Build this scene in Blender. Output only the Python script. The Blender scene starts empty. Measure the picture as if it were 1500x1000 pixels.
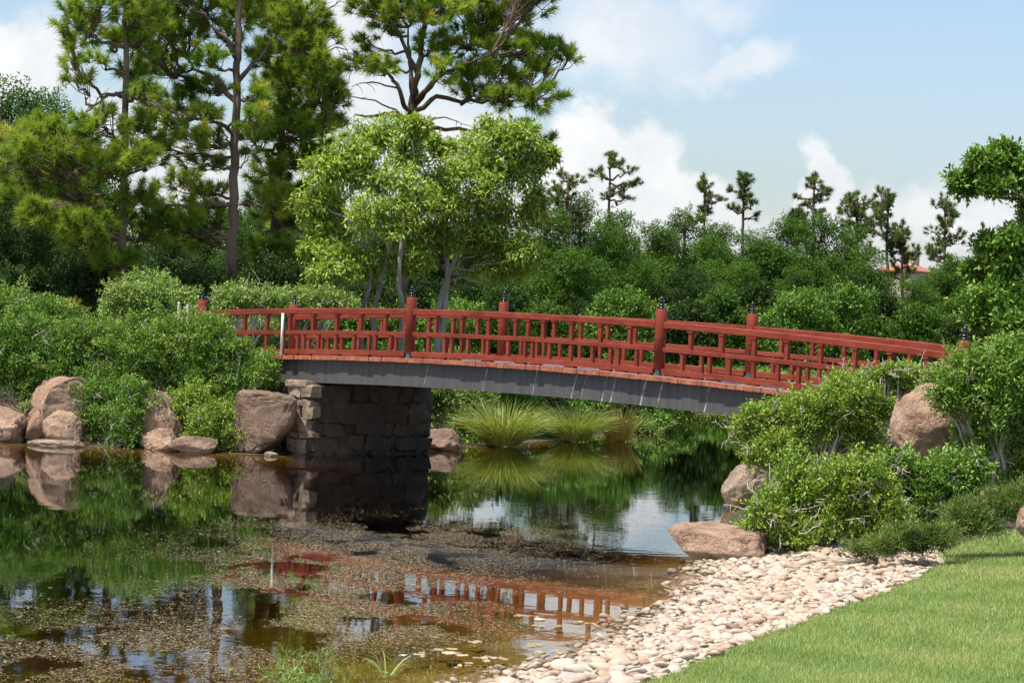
import bpy, bmesh, math, random
import numpy as np
from mathutils import Vector, noise as mnoise

# ------------------------------------------------------------------ camera, sky, sun, exposure
sc = bpy.context.scene
COL = sc.collection
F, ROLL, VH, H = 3718.5, 0.0428, -25.1, 2.68       # focal length in photo pixels, roll, horizon, eye height over the water
CR, SR = math.cos(ROLL), math.sin(ROLL)
cam = bpy.data.objects.new('camera', bpy.data.cameras.new('camera'))
COL.objects.link(cam)
cam.data.sensor_width = 36.0
cam.data.lens = 36.0 * F / 1500.0
cam.data.clip_start, cam.data.clip_end = 0.1, 3000
from mathutils import Matrix
cam.matrix_world = Matrix.Translation((0, 0, H)) @ Matrix.Rotation(math.pi/2 - math.atan(-VH/F), 4, 'X') @ Matrix.Rotation(ROLL, 4, 'Z')
sc.camera = cam
sc.view_settings.view_transform = 'Standard'
sc.view_settings.look = 'None'
sc.view_settings.exposure = 0.38
sc.view_settings.gamma = 1.0
sc.cycles.max_bounces = 8
sc.cycles.transparent_max_bounces = 12

SUN_EL, SUN_AZ = math.radians(65), math.atan2(-0.78, -0.62)      # azimuth measured from +Y towards +X
sun_to = Vector((math.cos(SUN_EL)*math.sin(SUN_AZ), math.cos(SUN_EL)*math.cos(SUN_AZ), math.sin(SUN_EL)))
sun = bpy.data.objects.new('sun', bpy.data.lights.new('sun', 'SUN'))
COL.objects.link(sun)
sun.data.energy = 4.7
sun.data.angle = math.radians(0.5)
sun.data.color = (1.0, 0.955, 0.88)
sun.rotation_euler = (-sun_to).to_track_quat('-Z', 'Y').to_euler()

def unroll(x, y):
    dx, dy = x - 750.0, y - 500.0
    return dx*CR + dy*SR, -dx*SR + dy*CR
def at(x, y, d):                                   # a point d metres ahead on the line of sight of photo pixel x, y
    u, v = unroll(x, y)
    return np.array([u*d/F, d, H - (v - VH)*d/F])

w = bpy.data.worlds.new('World'); sc.world = w; w.use_nodes = True
nt = w.node_tree; nt.nodes.clear()
def N(nt, t, **k):
    n = nt.nodes.new(t)
    for a, b in k.items():
        if a.startswith('i_'):
            n.inputs[a[2:].replace('_', ' ')].default_value = b
        else: setattr(n, a, b)
    return n
def MATH(nt, op, a, b=None, c=None, clamp=False):
    n = nt.nodes.new('ShaderNodeMath'); n.operation = op; n.use_clamp = clamp
    for k, v in enumerate((a, b, c)):
        if v is None: continue
        if isinstance(v, (int, float)): n.inputs[k].default_value = v
        else: nt.links.new(v, n.inputs[k])
    return n.outputs[0]
def VM(nt, op, a, b=None):
    n = nt.nodes.new('ShaderNodeVectorMath'); n.operation = op
    for k, v in enumerate((a, b)):
        if v is None: continue
        if isinstance(v, (tuple, list)): n.inputs[k].default_value = v
        else: nt.links.new(v, n.inputs[k])
    return n.outputs['Value'] if op in ('LENGTH', 'DOT_PRODUCT') else n.outputs[0]
def MIX(nt, fac, a, b, blend='MIX'):
    n = nt.nodes.new('ShaderNodeMix'); n.data_type = 'RGBA'; n.blend_type = blend
    for s, v in ((n.inputs[0], fac), (n.inputs[6], a), (n.inputs[7], b)):
        if isinstance(v, (int, float)): s.default_value = v
        elif isinstance(v, (tuple, list)): s.default_value = (*v[:3], 1)
        else: nt.links.new(v, s)
    return n.outputs[2]
def RAMP(nt, fac, stops, interp='LINEAR'):
    n = nt.nodes.new('ShaderNodeValToRGB'); n.color_ramp.interpolation = interp
    el = n.color_ramp.elements
    while len(el) < len(stops): el.new(0.5)
    for e, (p, c) in zip(el, stops):
        e.position = p; e.color = (*c, 1) if len(c) == 3 else c
    nt.links.new(fac, n.inputs[0])
    return n.outputs[0]
def NOISE(nt, vec, scale, detail=4, rough=0.55, lac=2.0, dist=0.0):
    n = nt.nodes.new('ShaderNodeTexNoise')
    n.inputs['Scale'].default_value = scale; n.inputs['Detail'].default_value = detail
    n.inputs['Roughness'].default_value = rough; n.inputs['Lacunarity'].default_value = lac
    n.inputs['Distortion'].default_value = dist
    if vec is not None: nt.links.new(vec, n.inputs['Vector'])
    return n.outputs['Fac'], n.outputs['Color']

sky = N(nt, 'ShaderNodeTexSky', sky_type='NISHITA', sun_disc=False, sun_elevation=SUN_EL, sun_rotation=SUN_AZ,
        air_density=1.0, dust_density=1.7, ozone_density=1.2, altitude=0)
tc = N(nt, 'ShaderNodeTexCoord')
dirv = tc.outputs['Generated']
nf, nc = NOISE(nt, dirv, 26, 9, 0.6)
nf2, nc2 = NOISE(nt, dirv, 7, 6, 0.6)
warp = VM(nt, 'SCALE', VM(nt, 'SUBTRACT', nc, (0.5, 0.5, 0.5)))
warp.node.inputs['Scale'].default_value = 0.05
wd = VM(nt, 'ADD', dirv, warp)
def cloud_puff(x, y, rx, ry, soft, op=1.0):
    u, v = unroll(x, y)
    d = VM(nt, 'MULTIPLY', VM(nt, 'SUBTRACT', wd, (u/F, 1.0, -(v - VH)/F)), (F/rx, 0.0, F/ry))
    l = VM(nt, 'LENGTH', d)
    n = nt.nodes.new('ShaderNodeMapRange'); n.interpolation_type = 'SMOOTHSTEP'
    n.inputs['From Min'].default_value = 1.0 + soft; n.inputs['From Max'].default_value = 1.0 - soft
    n.inputs['To Max'].default_value = op
    nt.links.new(l, n.inputs['Value'])
    return n.outputs[0]
cl = None
for p in ((868, 260, 62, 105, .16), (940, 290, 75, 110, .14), (1020, 320, 58, 85, .18), (900, 350, 170, 90, .4), (1192, 320, 46, 82, .18),
          (1150, 370, 130, 60, .45), (1075, 95, 90, 34, .5, .75), (890, 50, 120, 70, .6, .8), (1340, 330, 130, 50, .6, .8), (40, 95, 95, 60, .35),
          (230, 260, 130, 90, .5), (500, 110, 80, 190, .5), (-150, 40, 120, 50, .4), (1030, 10, 80, 30, .7, .6), (640, 200, 120, 60, .5), (1500, 350, 160, 60, .5), (1200, 400, 420, 90, .7, .6)):
    m = cloud_puff(*p)
    cl = m if cl is None else MATH(nt, 'MAXIMUM', cl, m)
# loose fair-weather cloud over the rest of the sky, away from the view
sep = N(nt, 'ShaderNodeSeparateXYZ'); nt.links.new(dirv, sep.inputs[0])
away = MATH(nt, 'SMOOTH_MAX', MATH(nt, 'MULTIPLY', MATH(nt, 'SUBTRACT', sep.outputs[2], 0.16), 6.0), 0.0, 0.1, clamp=True)
gen = nt.nodes.new('ShaderNodeMapRange'); gen.interpolation_type = 'SMOOTHSTEP'
gen.inputs['From Min'].default_value = 0.52; gen.inputs['From Max'].default_value = 0.66
nt.links.new(nf2, gen.inputs['Value'])
cl = MATH(nt, 'MAXIMUM', cl, MATH(nt, 'MULTIPLY', gen.outputs[0], away))
cl = MATH(nt, 'MULTIPLY', cl, RAMP(nt, nf, [(0.25, (.8,)*3), (0.55, (1,)*3)]), clamp=True)
skyc = MIX(nt, 1.0, sky.outputs[0], (0.87, 0.89, 0.95), 'MULTIPLY')
cloudc = MIX(nt, RAMP(nt, nf, [(0.35, (0,)*3), (0.7, (1,)*3)]), (4.4, 4.55, 4.75), (5.5, 5.45, 5.4))
bg = N(nt, 'ShaderNodeBackground'); bg.inputs[1].default_value = 0.15
nt.links.new(MIX(nt, MATH(nt, 'MULTIPLY', cl, 0.93), skyc, cloudc), bg.inputs[0])
wo = N(nt, 'ShaderNodeOutputWorld'); nt.links.new(bg.outputs[0], wo.inputs[0])

# ------------------------------------------------------------------ materials
def material(name):
    m = bpy.data.materials.new(name); m.use_nodes = True
    n = m.node_tree; n.nodes.clear()
    out = n.nodes.new('ShaderNodeOutputMaterial')
    b = n.nodes.new('ShaderNodeBsdfPrincipled')
    n.links.new(b.outputs[0], out.inputs[0])
    return m, n, b, out
def objco(n, scale=(1, 1, 1)):
    t = n.nodes.new('ShaderNodeTexCoord'); m = n.nodes.new('ShaderNodeMapping')
    m.inputs['Scale'].default_value = scale
    n.links.new(t.outputs['Object'], m.inputs[0]); return m.outputs[0]
def geoco(n, scale=(1, 1, 1)):
    t = n.nodes.new('ShaderNodeNewGeometry'); m = n.nodes.new('ShaderNodeMapping')
    m.inputs['Scale'].default_value = scale
    n.links.new(t.outputs['Position'], m.inputs[0]); return m.outputs[0]
def attr(n, name='tint'):
    a = n.nodes.new('ShaderNodeAttribute'); a.attribute_name = name; return a.outputs['Fac']
def bump(n, b, h, strength, dist=0.02):
    k = n.nodes.new('ShaderNodeBump'); k.inputs['Strength'].default_value = strength; k.inputs['Distance'].default_value = dist
    n.links.new(h, k.inputs['Height']); n.links.new(k.outputs[0], b.inputs['Normal'])

def leaf_material(name, c0, c1, c2, trans=0.35, rough=0.45, spec=0.5):
    m, n, b, out = material(name)
    col = RAMP(n, attr(n), [(0.0, c0), (0.48, c1), (0.86, c2), (0.93, (c2[0]*1.1+.04, c2[1]*.8, c2[2]*.8))])
    n.links.new(col, b.inputs['Base Color'])
    b.inputs['Roughness'].default_value = rough
    b.inputs['Specular IOR Level'].default_value = spec
    t = n.nodes.new('ShaderNodeBsdfTranslucent')
    n.links.new(MIX(n, 1.0, col, (1.25, 1.15, 0.55), 'MULTIPLY'), t.inputs[0])
    mx = n.nodes.new('ShaderNodeMixShader'); mx.inputs[0].default_value = trans
    n.links.new(b.outputs[0], mx.inputs[1]); n.links.new(t.outputs[0], mx.inputs[2])
    n.links.new(mx.outputs[0], out.inputs[0])
    return m
M = {}
M['pine'] = leaf_material('pine_needles', (.10, .18, .02), (.26, .39, .045), (.50, .58, .11), .45, .5, 0.25)
M['pinefar'] = leaf_material('far_pine_needles', (.055, .105, .02), (.11, .18, .032), (.19, .26, .055), .3, .6, .3)
M['lime'] = leaf_material('light_green_leaves', (.135, .225, .03), (.32, .46, .075), (.53, .60, .14), .3, .42, 0.3)
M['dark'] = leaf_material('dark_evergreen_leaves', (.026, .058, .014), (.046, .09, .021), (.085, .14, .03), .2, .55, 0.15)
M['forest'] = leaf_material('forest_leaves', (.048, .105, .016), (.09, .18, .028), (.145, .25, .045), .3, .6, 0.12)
M['hedge'] = leaf_material('hedge_leaves', (.075, .165, .024), (.15, .285, .045), (.29, .43, .085), .2, .5, 0.2)
M['shrub'] = leaf_material('shrub_leaves', (.075, .16, .02), (.18, .32, .045), (.37, .48, .11), .2, .38, 0.25)
M['shrubr'] = leaf_material('glossy_shrub_leaves', (.10, .19, .022), (.24, .375, .05), (.46, .53, .12), .2, .36, 0.28)
M['pale'] = leaf_material('pale_flowering_shrub_leaves', (.15, .25, .05), (.27, .41, .09), (.48, .57, .20), .2, .4, 0.3)
M['yellow'] = leaf_material('yellow_green_leaves', (.16, .18, .02), (.27, .27, .035), (.38, .36, .06), .35, .5)
M['juniper'] = leaf_material('juniper_sprays', (.10, .17, .04), (.18, .265, .06), (.27, .34, .10), .25, .6, .3)
M['narrow'] = leaf_material('grey_green_narrow_leaves', (.12, .21, .05), (.22, .33, .085), (.38, .44, .15), .3, .45, .4)
M['sedge'] = leaf_material('fountain_grass_blades', (.17, .25, .05), (.31, .40, .085), (.54, .52, .20), .35, .45)
M['straw'] = leaf_material('yellow_grass_blades', (.30, .24, .04), (.48, .38, .07), (.55, .46, .12), .35, .5)
M['lawnblade'] = leaf_material('lawn_blades', (.24, .34, .09), (.37, .47, .14), (.52, .56, .24), .35, .45)
M['petal'] = leaf_material('white_petals', (.7, .7, .62), (.8, .78, .7), (.85, .83, .78), .3, .5)
M['flower'] = leaf_material('red_petals', (.5, .03, .02), (.6, .04, .03), (.65, .08, .03), .3, .5)

def bark_material(name, c0, c1, c2, sc_=2.6):
    m, n, b, out = material(name)
    f, _ = NOISE(n, geoco(n, (sc_, sc_, sc_*.3)), 2.5, 6, .65)
    f2, _ = NOISE(n, geoco(n), 0.9, 3)
    col = MIX(n, RAMP(n, f2, [(.4, (0,)*3), (.62, (1,)*3)]), RAMP(n, f, [(.3, c0), (.55, c1), (.75, c2)]), c2)
    n.links.new(col, b.inputs['Base Color']); b.inputs['Roughness'].default_value = .9
    bump(n, b, f, .9, .05)
    return m
M['bark'] = bark_material('pine_bark', (.018, .011, .007), (.095, .058, .036), (.22, .15, .10))
M['greybark'] = bark_material('pale_grey_bark', (.09, .075, .06), (.24, .205, .165), (.38, .34, .29), 4)
M['twig'] = bark_material('grey_twigs', (.26, .21, .15), (.46, .40, .31), (.62, .55, .45), 8)
M['ferny'] = M['shrub']

def red_paint():
    m, n, b, out = material('weathered_red_paint')
    co = objco(n)
    f, _ = NOISE(n, co, 1.7, 6, .65)
    f2, _ = NOISE(n, objco(n, (3, 30, 30)), 1.5, 5, .6)
    col = RAMP(n, f, [(.3, (.14, .022, .011)), (.5, (.205, .034, .016)), (.72, (.26, .055, .03))])
    col = MIX(n, RAMP(n, f2, [(.52, (0,)*3), (.72, (.6,)*3)]), col, (.34, .105, .07))
    b.inputs['Specular IOR Level'].default_value = .18
    n.links.new(col, b.inputs['Base Color'])
    n.links.new(RAMP(n, f, [(.3, (.42,)*3), (.7, (.65,)*3)]), b.inputs['Roughness'])
    bump(n, b, f2, .25, .01)
    return m
M['red'] = red_paint()
def simple(name, c0, c1, scale, rough, metal=0.0, bs=.3, stretch=(1, 1, 1), bd=.02):
    m, n, b, out = material(name)
    f, _ = NOISE(n, objco(n, stretch), scale, 6, .6)
    n.links.new(RAMP(n, f, [(.32, c0), (.68, c1)]), b.inputs['Base Color'])
    b.inputs['Roughness'].default_value = rough; b.inputs['Metallic'].default_value = metal
    bump(n, b, f, bs, bd)
    return m
M['plankend'] = simple('orange_plank_ends', (.22, .05, .025), (.46, .16, .075), 7, .7, bs=.4)
M['planktop'] = simple('grey_mauve_plank_tops', (.26, .21, .21), (.40, .33, .32), 3, .8, stretch=(6, 1, 1))
M['black'] = simple('black_bronze', (.008, .009, .012), (.016, .017, .02), 8, .16, 0.0, .05)
M['shoe'] = simple('grey_steel', (.14, .155, .15), (.22, .235, .225), 6, .55, .3, .1)
M['white'] = simple('warm_white', (.72, .66, .56), (.82, .78, .70), 4, .5, bs=.05)
M['stake'] = simple('bleached_wood', (.50, .45, .36), (.66, .61, .52), 8, .8, stretch=(6, 6, 1))
def girder_mat():
    m, n, b, out = material('stained_grey_girder')
    t = n.nodes.new('ShaderNodeTexCoord')
    s = n.nodes.new('ShaderNodeSeparateXYZ'); n.links.new(t.outputs['Object'], s.inputs[0])
    X, Z = s.outputs[0], s.outputs[2]
    def co(kx, kz, lean):
        c = n.nodes.new('ShaderNodeCombineXYZ')
        n.links.new(MATH(n, 'MULTIPLY', MATH(n, 'SUBTRACT', X, MATH(n, 'MULTIPLY', Z, lean)), kx), c.inputs[0])
        n.links.new(MATH(n, 'MULTIPLY', Z, kz), c.inputs[1]); return c.outputs[0]
    f1, _ = NOISE(n, co(7, .6, .0), 1.0, 5, .7)
    f2, _ = NOISE(n, co(1.2, .35, .0), 1.0, 3, .5)
    q = MATH(n, 'SUBTRACT', X, MATH(n, 'MULTIPLY', Z, .25)); st_ = None
    wob_, _ = NOISE(n, co(1.5, 1.5, 0), 2.0, 2)
    for pxx, wd_ in ((727, .009), (858, .010), (872, .006), (903, .012), (916, .012), (960, .016), (985, .013), (1055, .013), (640, .006), (800, .006)):
        x_ = pxx-757; i_ = (x_+455.5)/(318.5+.0817*x_)
        dd_ = MATH(n, 'ABSOLUTE', MATH(n, 'SUBTRACT', MATH(n, 'MULTIPLY_ADD', wob_, .03, q), i_*6.153-.25*1.75+.015))
        m_ = MATH(n, 'LESS_THAN', dd_, wd_); st_ = m_ if st_ is None else MATH(n, 'MAXIMUM', st_, m_)
    f3, _ = NOISE(n, co(1.5, 3, 0), 2.0, 3)
    col = RAMP(n, f1, [(.3, (.05, .049, .047)), (.55, (.078, .076, .073)), (.78, (.14, .135, .128))])
    col = MIX(n, RAMP(n, f2, [(.42, (0,)*3), (.68, (.55,)*3)]), col, (.08, .07, .062))
    col = MIX(n, MATH(n, 'MULTIPLY', st_, RAMP(n, f3, [(.40, (.05,)*3), (.62, (.75,)*3)])), col, (.55, .51, .45))
    n.links.new(col, b.inputs['Base Color']); b.inputs['Roughness'].default_value = .8
    bump(n, b, f1, .15, .01)
    return m
M['girder'] = girder_mat()
def rock_mat(name, ca, cb, cc):
    m, n, b, out = material(name)
    p = objco(n)
    f, _ = NOISE(n, p, 1.4, 8, .62, dist=.4)
    f2, _ = NOISE(n, p, 28, 4, .7)
    f3, _ = NOISE(n, objco(n, (2.2, 2.2, .35)), 1.6, 5, .6)
    v = n.nodes.new('ShaderNodeTexVoronoi'); v.feature = 'DISTANCE_TO_EDGE'; v.inputs['Scale'].default_value = 1.3
    wv = VM(n, 'ADD', p, NOISE(n, p, 2.0, 5, .6)[1]); n.links.new(wv, v.inputs['Vector'])
    col = RAMP(n, f, [(.3, ca), (.52, cb), (.72, cc)])
    col = MIX(n, RAMP(n, f2, [(.4, (0,)*3), (.62, (.55,)*3)]), col, tuple(x*.6 for x in cb))
    col = MIX(n, RAMP(n, f3, [(.52, (0,)*3), (.7, (.65,)*3)]), col, (.13, .085, .06))
    col = MIX(n, RAMP(n, v.outputs[0], [(.0, (.35,)*3), (.03, (0,)*3)]), col, (.09, .06, .045))
    n.links.new(col, b.inputs['Base Color']); b.inputs['Roughness'].default_value = .88
    h = MATH(n, 'ADD', MATH(n, 'MULTIPLY', f, 1.6), MATH(n, 'MULTIPLY', f2, .35))
    h = MATH(n, 'ADD', h, MATH(n, 'MULTIPLY', RAMP(n, v.outputs[0], [(0, (0,)*3), (.05, (1,)*3)]), .12))
    bump(n, b, h, 1.0, .13)
    return m
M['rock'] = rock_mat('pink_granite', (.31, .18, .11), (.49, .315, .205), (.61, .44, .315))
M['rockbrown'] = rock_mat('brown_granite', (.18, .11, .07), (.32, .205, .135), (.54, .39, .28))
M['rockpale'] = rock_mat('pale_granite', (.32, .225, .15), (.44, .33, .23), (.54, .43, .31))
def cobble_mat():
    m, n, b, out = material('river_cobbles')
    t = attr(n)
    col = RAMP(n, t, [(0, (.24, .17, .115)), (.12, (.38, .26, .185)), (.3, (.45, .325, .225)), (.55, (.52, .415, .295)), (.75, (.46, .40, .33)), (1, (.60, .51, .40))])
    f, _ = NOISE(n, geoco(n), 14, 5, .65)
    col = MIX(n, RAMP(n, f, [(.35, (.0,)*3), (.7, (.5,)*3)]), col, MIX(n, 1.0, col, (.68, .60, .50), 'MULTIPLY'))
    s_ = n.nodes.new('ShaderNodeSeparateXYZ'); n.links.new(geoco(n), s_.inputs[0])
    f2, _ = NOISE(n, geoco(n), 3, 3)
    wet = RAMP(n, MATH(n, 'MULTIPLY_ADD', f2, .06, s_.outputs[2]), [(.045, (1,)*3), (.085, (0,)*3)])
    col = MIX(n, MATH(n, 'MULTIPLY', wet, .8), col, MIX(n, 1.0, col, (.46, .40, .30), 'MULTIPLY'))
    n.links.new(col, b.inputs['Base Color']); b.inputs['Roughness'].default_value = .75
    bump(n, b, f, .3, .01)
    return m
M['cobble'] = cobble_mat()
def stone_wall_mat(name, base, mortar):
    m, n, b, out = material(name)
    p = objco(n)
    v = n.nodes.new('ShaderNodeTexVoronoi'); v.inputs['Scale'].default_value = 3.6
    ve = n.nodes.new('ShaderNodeTexVoronoi'); ve.feature = 'DISTANCE_TO_EDGE'; ve.inputs['Scale'].default_value = 3.6
    wv = VM(n, 'SCALE', NOISE(n, p, 2.5, 4)[1]); wv.node.inputs['Scale'].default_value = .55
    q = VM(n, 'ADD', p, wv)
    n.links.new(q, v.inputs['Vector']); n.links.new(q, ve.inputs['Vector'])
    f, _ = NOISE(n, p, 6, 6, .65)
    col = RAMP(n, v.outputs['Color'], [(.2, tuple(x*.6 for x in base)), (.5, base), (.85, tuple(min(1, x*1.5) for x in base))])
    col = MIX(n, RAMP(n, f, [(.4, (0,)*3), (.7, (.6,)*3)]), col, tuple(x*.5 for x in base))
    edge = RAMP(n, ve.outputs[0], [(.01, (.8,)*3), (.05, (0,)*3)])
    col = MIX(n, edge, col, mortar)
    n.links.new(col, b.inputs['Base Color']); b.inputs['Roughness'].default_value = .9
    bump(n, b, MATH(n, 'ADD', MATH(n, 'MULTIPLY', f, .4), RAMP(n, ve.outputs[0], [(0, (0,)*3), (.12, (1,)*3)])), 1.0, .08)
    return m
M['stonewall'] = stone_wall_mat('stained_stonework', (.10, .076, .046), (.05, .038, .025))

# ------------------------------------------------------------------ scene helpers
def tag(o, label, cat, group=None):
    o['label'] = label; o['category'] = cat
    if group: o['group'] = group
    return o
def empty(name, loc, rz=0.0):
    o = bpy.data.objects.new(name, None); COL.objects.link(o)
    o.location = tuple(float(c) for c in loc); o.rotation_euler = (0, 0, rz); o.empty_display_size = .2
    return o
def mesh_data(name, V, T, mats, tint=None, smooth=False, fm=None):
    """V (n,3); T list of (m,3) / (m,4) index arrays; one mesh."""
    if isinstance(T, np.ndarray): T = [T]
    me = bpy.data.meshes.new(name)
    V = np.asarray(V, np.float32)
    tot = np.concatenate([np.full(len(t), t.shape[1], np.int32) for t in T])
    idx = np.concatenate([np.asarray(t, np.int32).ravel() for t in T])
    st = np.concatenate([[0], np.cumsum(tot)[:-1]]).astype(np.int32)
    me.vertices.add(len(V)); me.vertices.foreach_set('co', V.ravel())
    me.loops.add(len(idx)); me.loops.foreach_set('vertex_index', idx)
    me.polygons.add(len(tot)); me.polygons.foreach_set('loop_start', st); me.polygons.foreach_set('loop_total', tot)
    if smooth: me.polygons.foreach_set('use_smooth', np.ones(len(tot), bool))
    if tint is not None:
        a = me.attributes.new('tint', 'FLOAT', 'POINT'); a.data.foreach_set('value', np.asarray(tint, np.float32))
    for m_ in (mats if isinstance(mats, list) else [mats]): me.materials.append(m_)
    if fm is not None: me.polygons.foreach_set('material_index', np.asarray(fm, np.int32))
    me.update(calc_edges=True); me.validate()
    return me
def add(name, me, parent=None, loc=(0, 0, 0)):
    o = bpy.data.objects.new(name, me); COL.objects.link(o)
    o.location = tuple(float(c) for c in loc)
    if parent is not None: o.parent = parent
    return o
class Buf:
    """collects boxes and tubes for one mesh"""
    def __init__(s): s.V = []; s.F = []; s.M = []; s.n = 0
    def put(s, V, Fc, mi=0):
        s.V.append(np.asarray(V, float)); s.F += [[i + s.n for i in f] for f in Fc]; s.M += [mi]*len(Fc); s.n += len(V)
    def tube(s, P, R, k=7, cap=True):
        P = np.asarray(P, float); n = len(P); R = np.broadcast_to(R, (n,))
        T = np.gradient(P, axis=0); T /= np.linalg.norm(T, axis=1)[:, None] + 1e-9
        ref = np.array([0, 0, 1.0]) if abs(T[:, 2]).mean() < .8 else np.array([1.0, 0, 0])
        A = np.cross(T, ref); A /= np.linalg.norm(A, axis=1)[:, None] + 1e-9
        B = np.cross(T, A)
        th = np.arange(k)*2*math.pi/k
        V = P[:, None, :] + R[:, None, None]*(np.cos(th)[None, :, None]*A[:, None, :] + np.sin(th)[None, :, None]*B[:, None, :])
        Fc = []
        for j in range(n-1):
            for i in range(k):
                a, b_ = j*k+i, j*k+(i+1) % k
                Fc.append([a, b_, b_+k, a+k])
        if cap: Fc.append(list(range((n-1)*k, n*k))); Fc.append(list(range(k))[::-1])
        s.put(V.reshape(-1, 3), Fc)
    def box(s, x0, x1, y0, y1, z0, z1, mi=0):
        V = [(x, y, z) for x in (x0, x1) for y in (y0, y1) for z in (z0, z1)]
        s.put(V, [[0, 1, 3, 2], [4, 6, 7, 5], [0, 4, 5, 1], [2, 3, 7, 6], [0, 2, 6, 4], [1, 5, 7, 3]], mi)
    def lathe(s, prof, k=12, c=(0, 0)):
        th = np.arange(k)*2*math.pi/k; V = []; Fc = []
        for r, z in prof: V += [(c[0]+r*math.cos(t), c[1]+r*math.sin(t), z) for t in th]
        for j in range(len(prof)-1):
            for i in range(k): Fc.append([j*k+i, j*k+(i+1) % k, (j+1)*k+(i+1) % k, (j+1)*k+i])
        Fc.append(list(range(k))[::-1]); Fc.append([(len(prof)-1)*k+i for i in range(k)])
        s.put(V, Fc)
    def build(s, name, mats, parent=None, loc=(0, 0, 0), smooth=False, origin=None, bevel=0):
        V = np.concatenate(s.V)
        if origin is not None: V = V - np.asarray(origin)
        me = bpy.data.meshes.new(name); me.from_pydata(V.tolist(), [], s.F)
        for m_ in (mats if isinstance(mats, list) else [mats]): me.materials.append(m_)
        me.polygons.foreach_set('material_index', s.M)
        if smooth: me.polygons.foreach_set('use_smooth', [True]*len(me.polygons))
        me.update()
        if bevel:
            bm = bmesh.new(); bm.from_mesh(me)
            bmesh.ops.bevel(bm, geom=bm.edges[:], offset=bevel, segments=1, affect='EDGES', clamp_overlap=True)
            bm.to_mesh(me); bm.free()
        return add(name, me, parent, loc)
def nrm(a): return a/(np.linalg.norm(a, axis=-1, keepdims=True) + 1e-9)
def rdir(r, n): return nrm(r.normal(size=(n, 3)))

# ------------------------------------------------------------------ terrain
def on(x, y, z=0.0):
    u, v = unroll(x, y); d = (H - z)*F/(v - VH); return (u*d/F, d)
SHORE = [(-60, 44), (-30, 46), (-18, 48.2)] + [on(*p) for p in ((0, 649), (60, 650), (130, 655), (250, 659), (330, 664), (380, 668), (440, 664), (620, 662),
         (680, 657), (740, 651), (800, 646), (870, 641), (940, 632), (985, 619), (1010, 607))] + [(12, 90), (18, 92), (14, 74), (10, 60), (6.6, 47), (4.9, 42)] + \
        [on(*p) for p in ((1090, 742), (1062, 760), (1075, 790), (1050, 830), (1040, 855), (1000, 884), (950, 915), (900, 948), (820, 975), (740, 1000))] + \
        [(-.9, 17.3), (-2.6, 15.6), (-7, 13.6), (-18, 12), (-60, 12)]
SHORE = np.array(SHORE)
def sdist(x, y, poly):
    """signed distance, positive outside the polygon"""
    x = np.asarray(x, float); y = np.asarray(y, float)
    best = np.full(x.shape, 1e9); inside = np.zeros(x.shape, bool)
    n = len(poly)
    for i in range(n):
        ax, ay = poly[i]; bx, by = poly[(i+1) % n]
        ex, ey = bx-ax, by-ay
        t = np.clip(((x-ax)*ex + (y-ay)*ey)/(ex*ex+ey*ey+1e-12), 0, 1)
        best = np.minimum(best, (x-ax-t*ex)**2 + (y-ay-t*ey)**2)
        c = ((ay > y) != (by > y)) & (x < (bx-ax)*(y-ay)/(by-ay+1e-12) + ax)
        inside ^= c
    d = np.sqrt(best)
    return np.where(inside, -d, d)
def sstep(a, b, x):
    t = np.clip((x-a)/(b-a), 0, 1); return t*t*(3-2*t)
def wob(x, y):
    return (np.sin(x*.9+1.3)*np.cos(y*.7+.4) + .5*np.sin(x*2.1-y*1.7) + .3*np.sin(x*4.3+y*3.9+2))/1.8
def ground(x, y):
    x = np.asarray(x, float); y = np.asarray(y, float)
    d = sdist(x, y, SHORE)
    far = sstep(28, 38, y)                                    # near lawn side .. far side
    dn = np.maximum(d, 0)
    near = np.where(dn < 5, .095*dn, .475 + .06*(dn-5)); near = np.minimum(near, 1.9)
    left = 1.72*(1-np.exp(-np.maximum(dn-.75, 0)/.7))
    back = 1.1*(1-np.exp(-np.maximum(dn-.9, 0)/1.8)) + .012*dn
    right = 1.55*(1-np.exp(-dn/2.4))
    wr = sstep(2.0, 4.5, x)*(1-sstep(55, 75, y))
    wl = 1-sstep(-2.2, -1.0, x)
    hz = back*(1-wl)*(1-wr) + left*wl*(1-wr) + right*wr
    z = near*(1-far) + np.minimum(hz, 2.4)*far
    z = z + .05*wob(x, y)*sstep(.3, 2.0, d)
    bed = -np.minimum((.085 + .25*far)*np.abs(d), 1.7)
    return np.where(d > 0, z, bed + .03*wob(x*2, y*2)*sstep(.1, 1, -d))
def gz(x, y): return float(ground(np.array([x]), np.array([y]))[0])
def hit(x, y):
    """where the line of sight of a photo pixel meets the ground"""
    D = np.concatenate([np.arange(9, 40, .05), np.arange(40, 160, .2)])
    u, v = unroll(x, y)
    g = np.maximum(ground(u*D/F, D), 0.0); zr = H-(v-VH)*D/F
    k = np.argmax(zr < g)
    return np.array([u*D[k]/F, D[k], g[k]])

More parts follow.
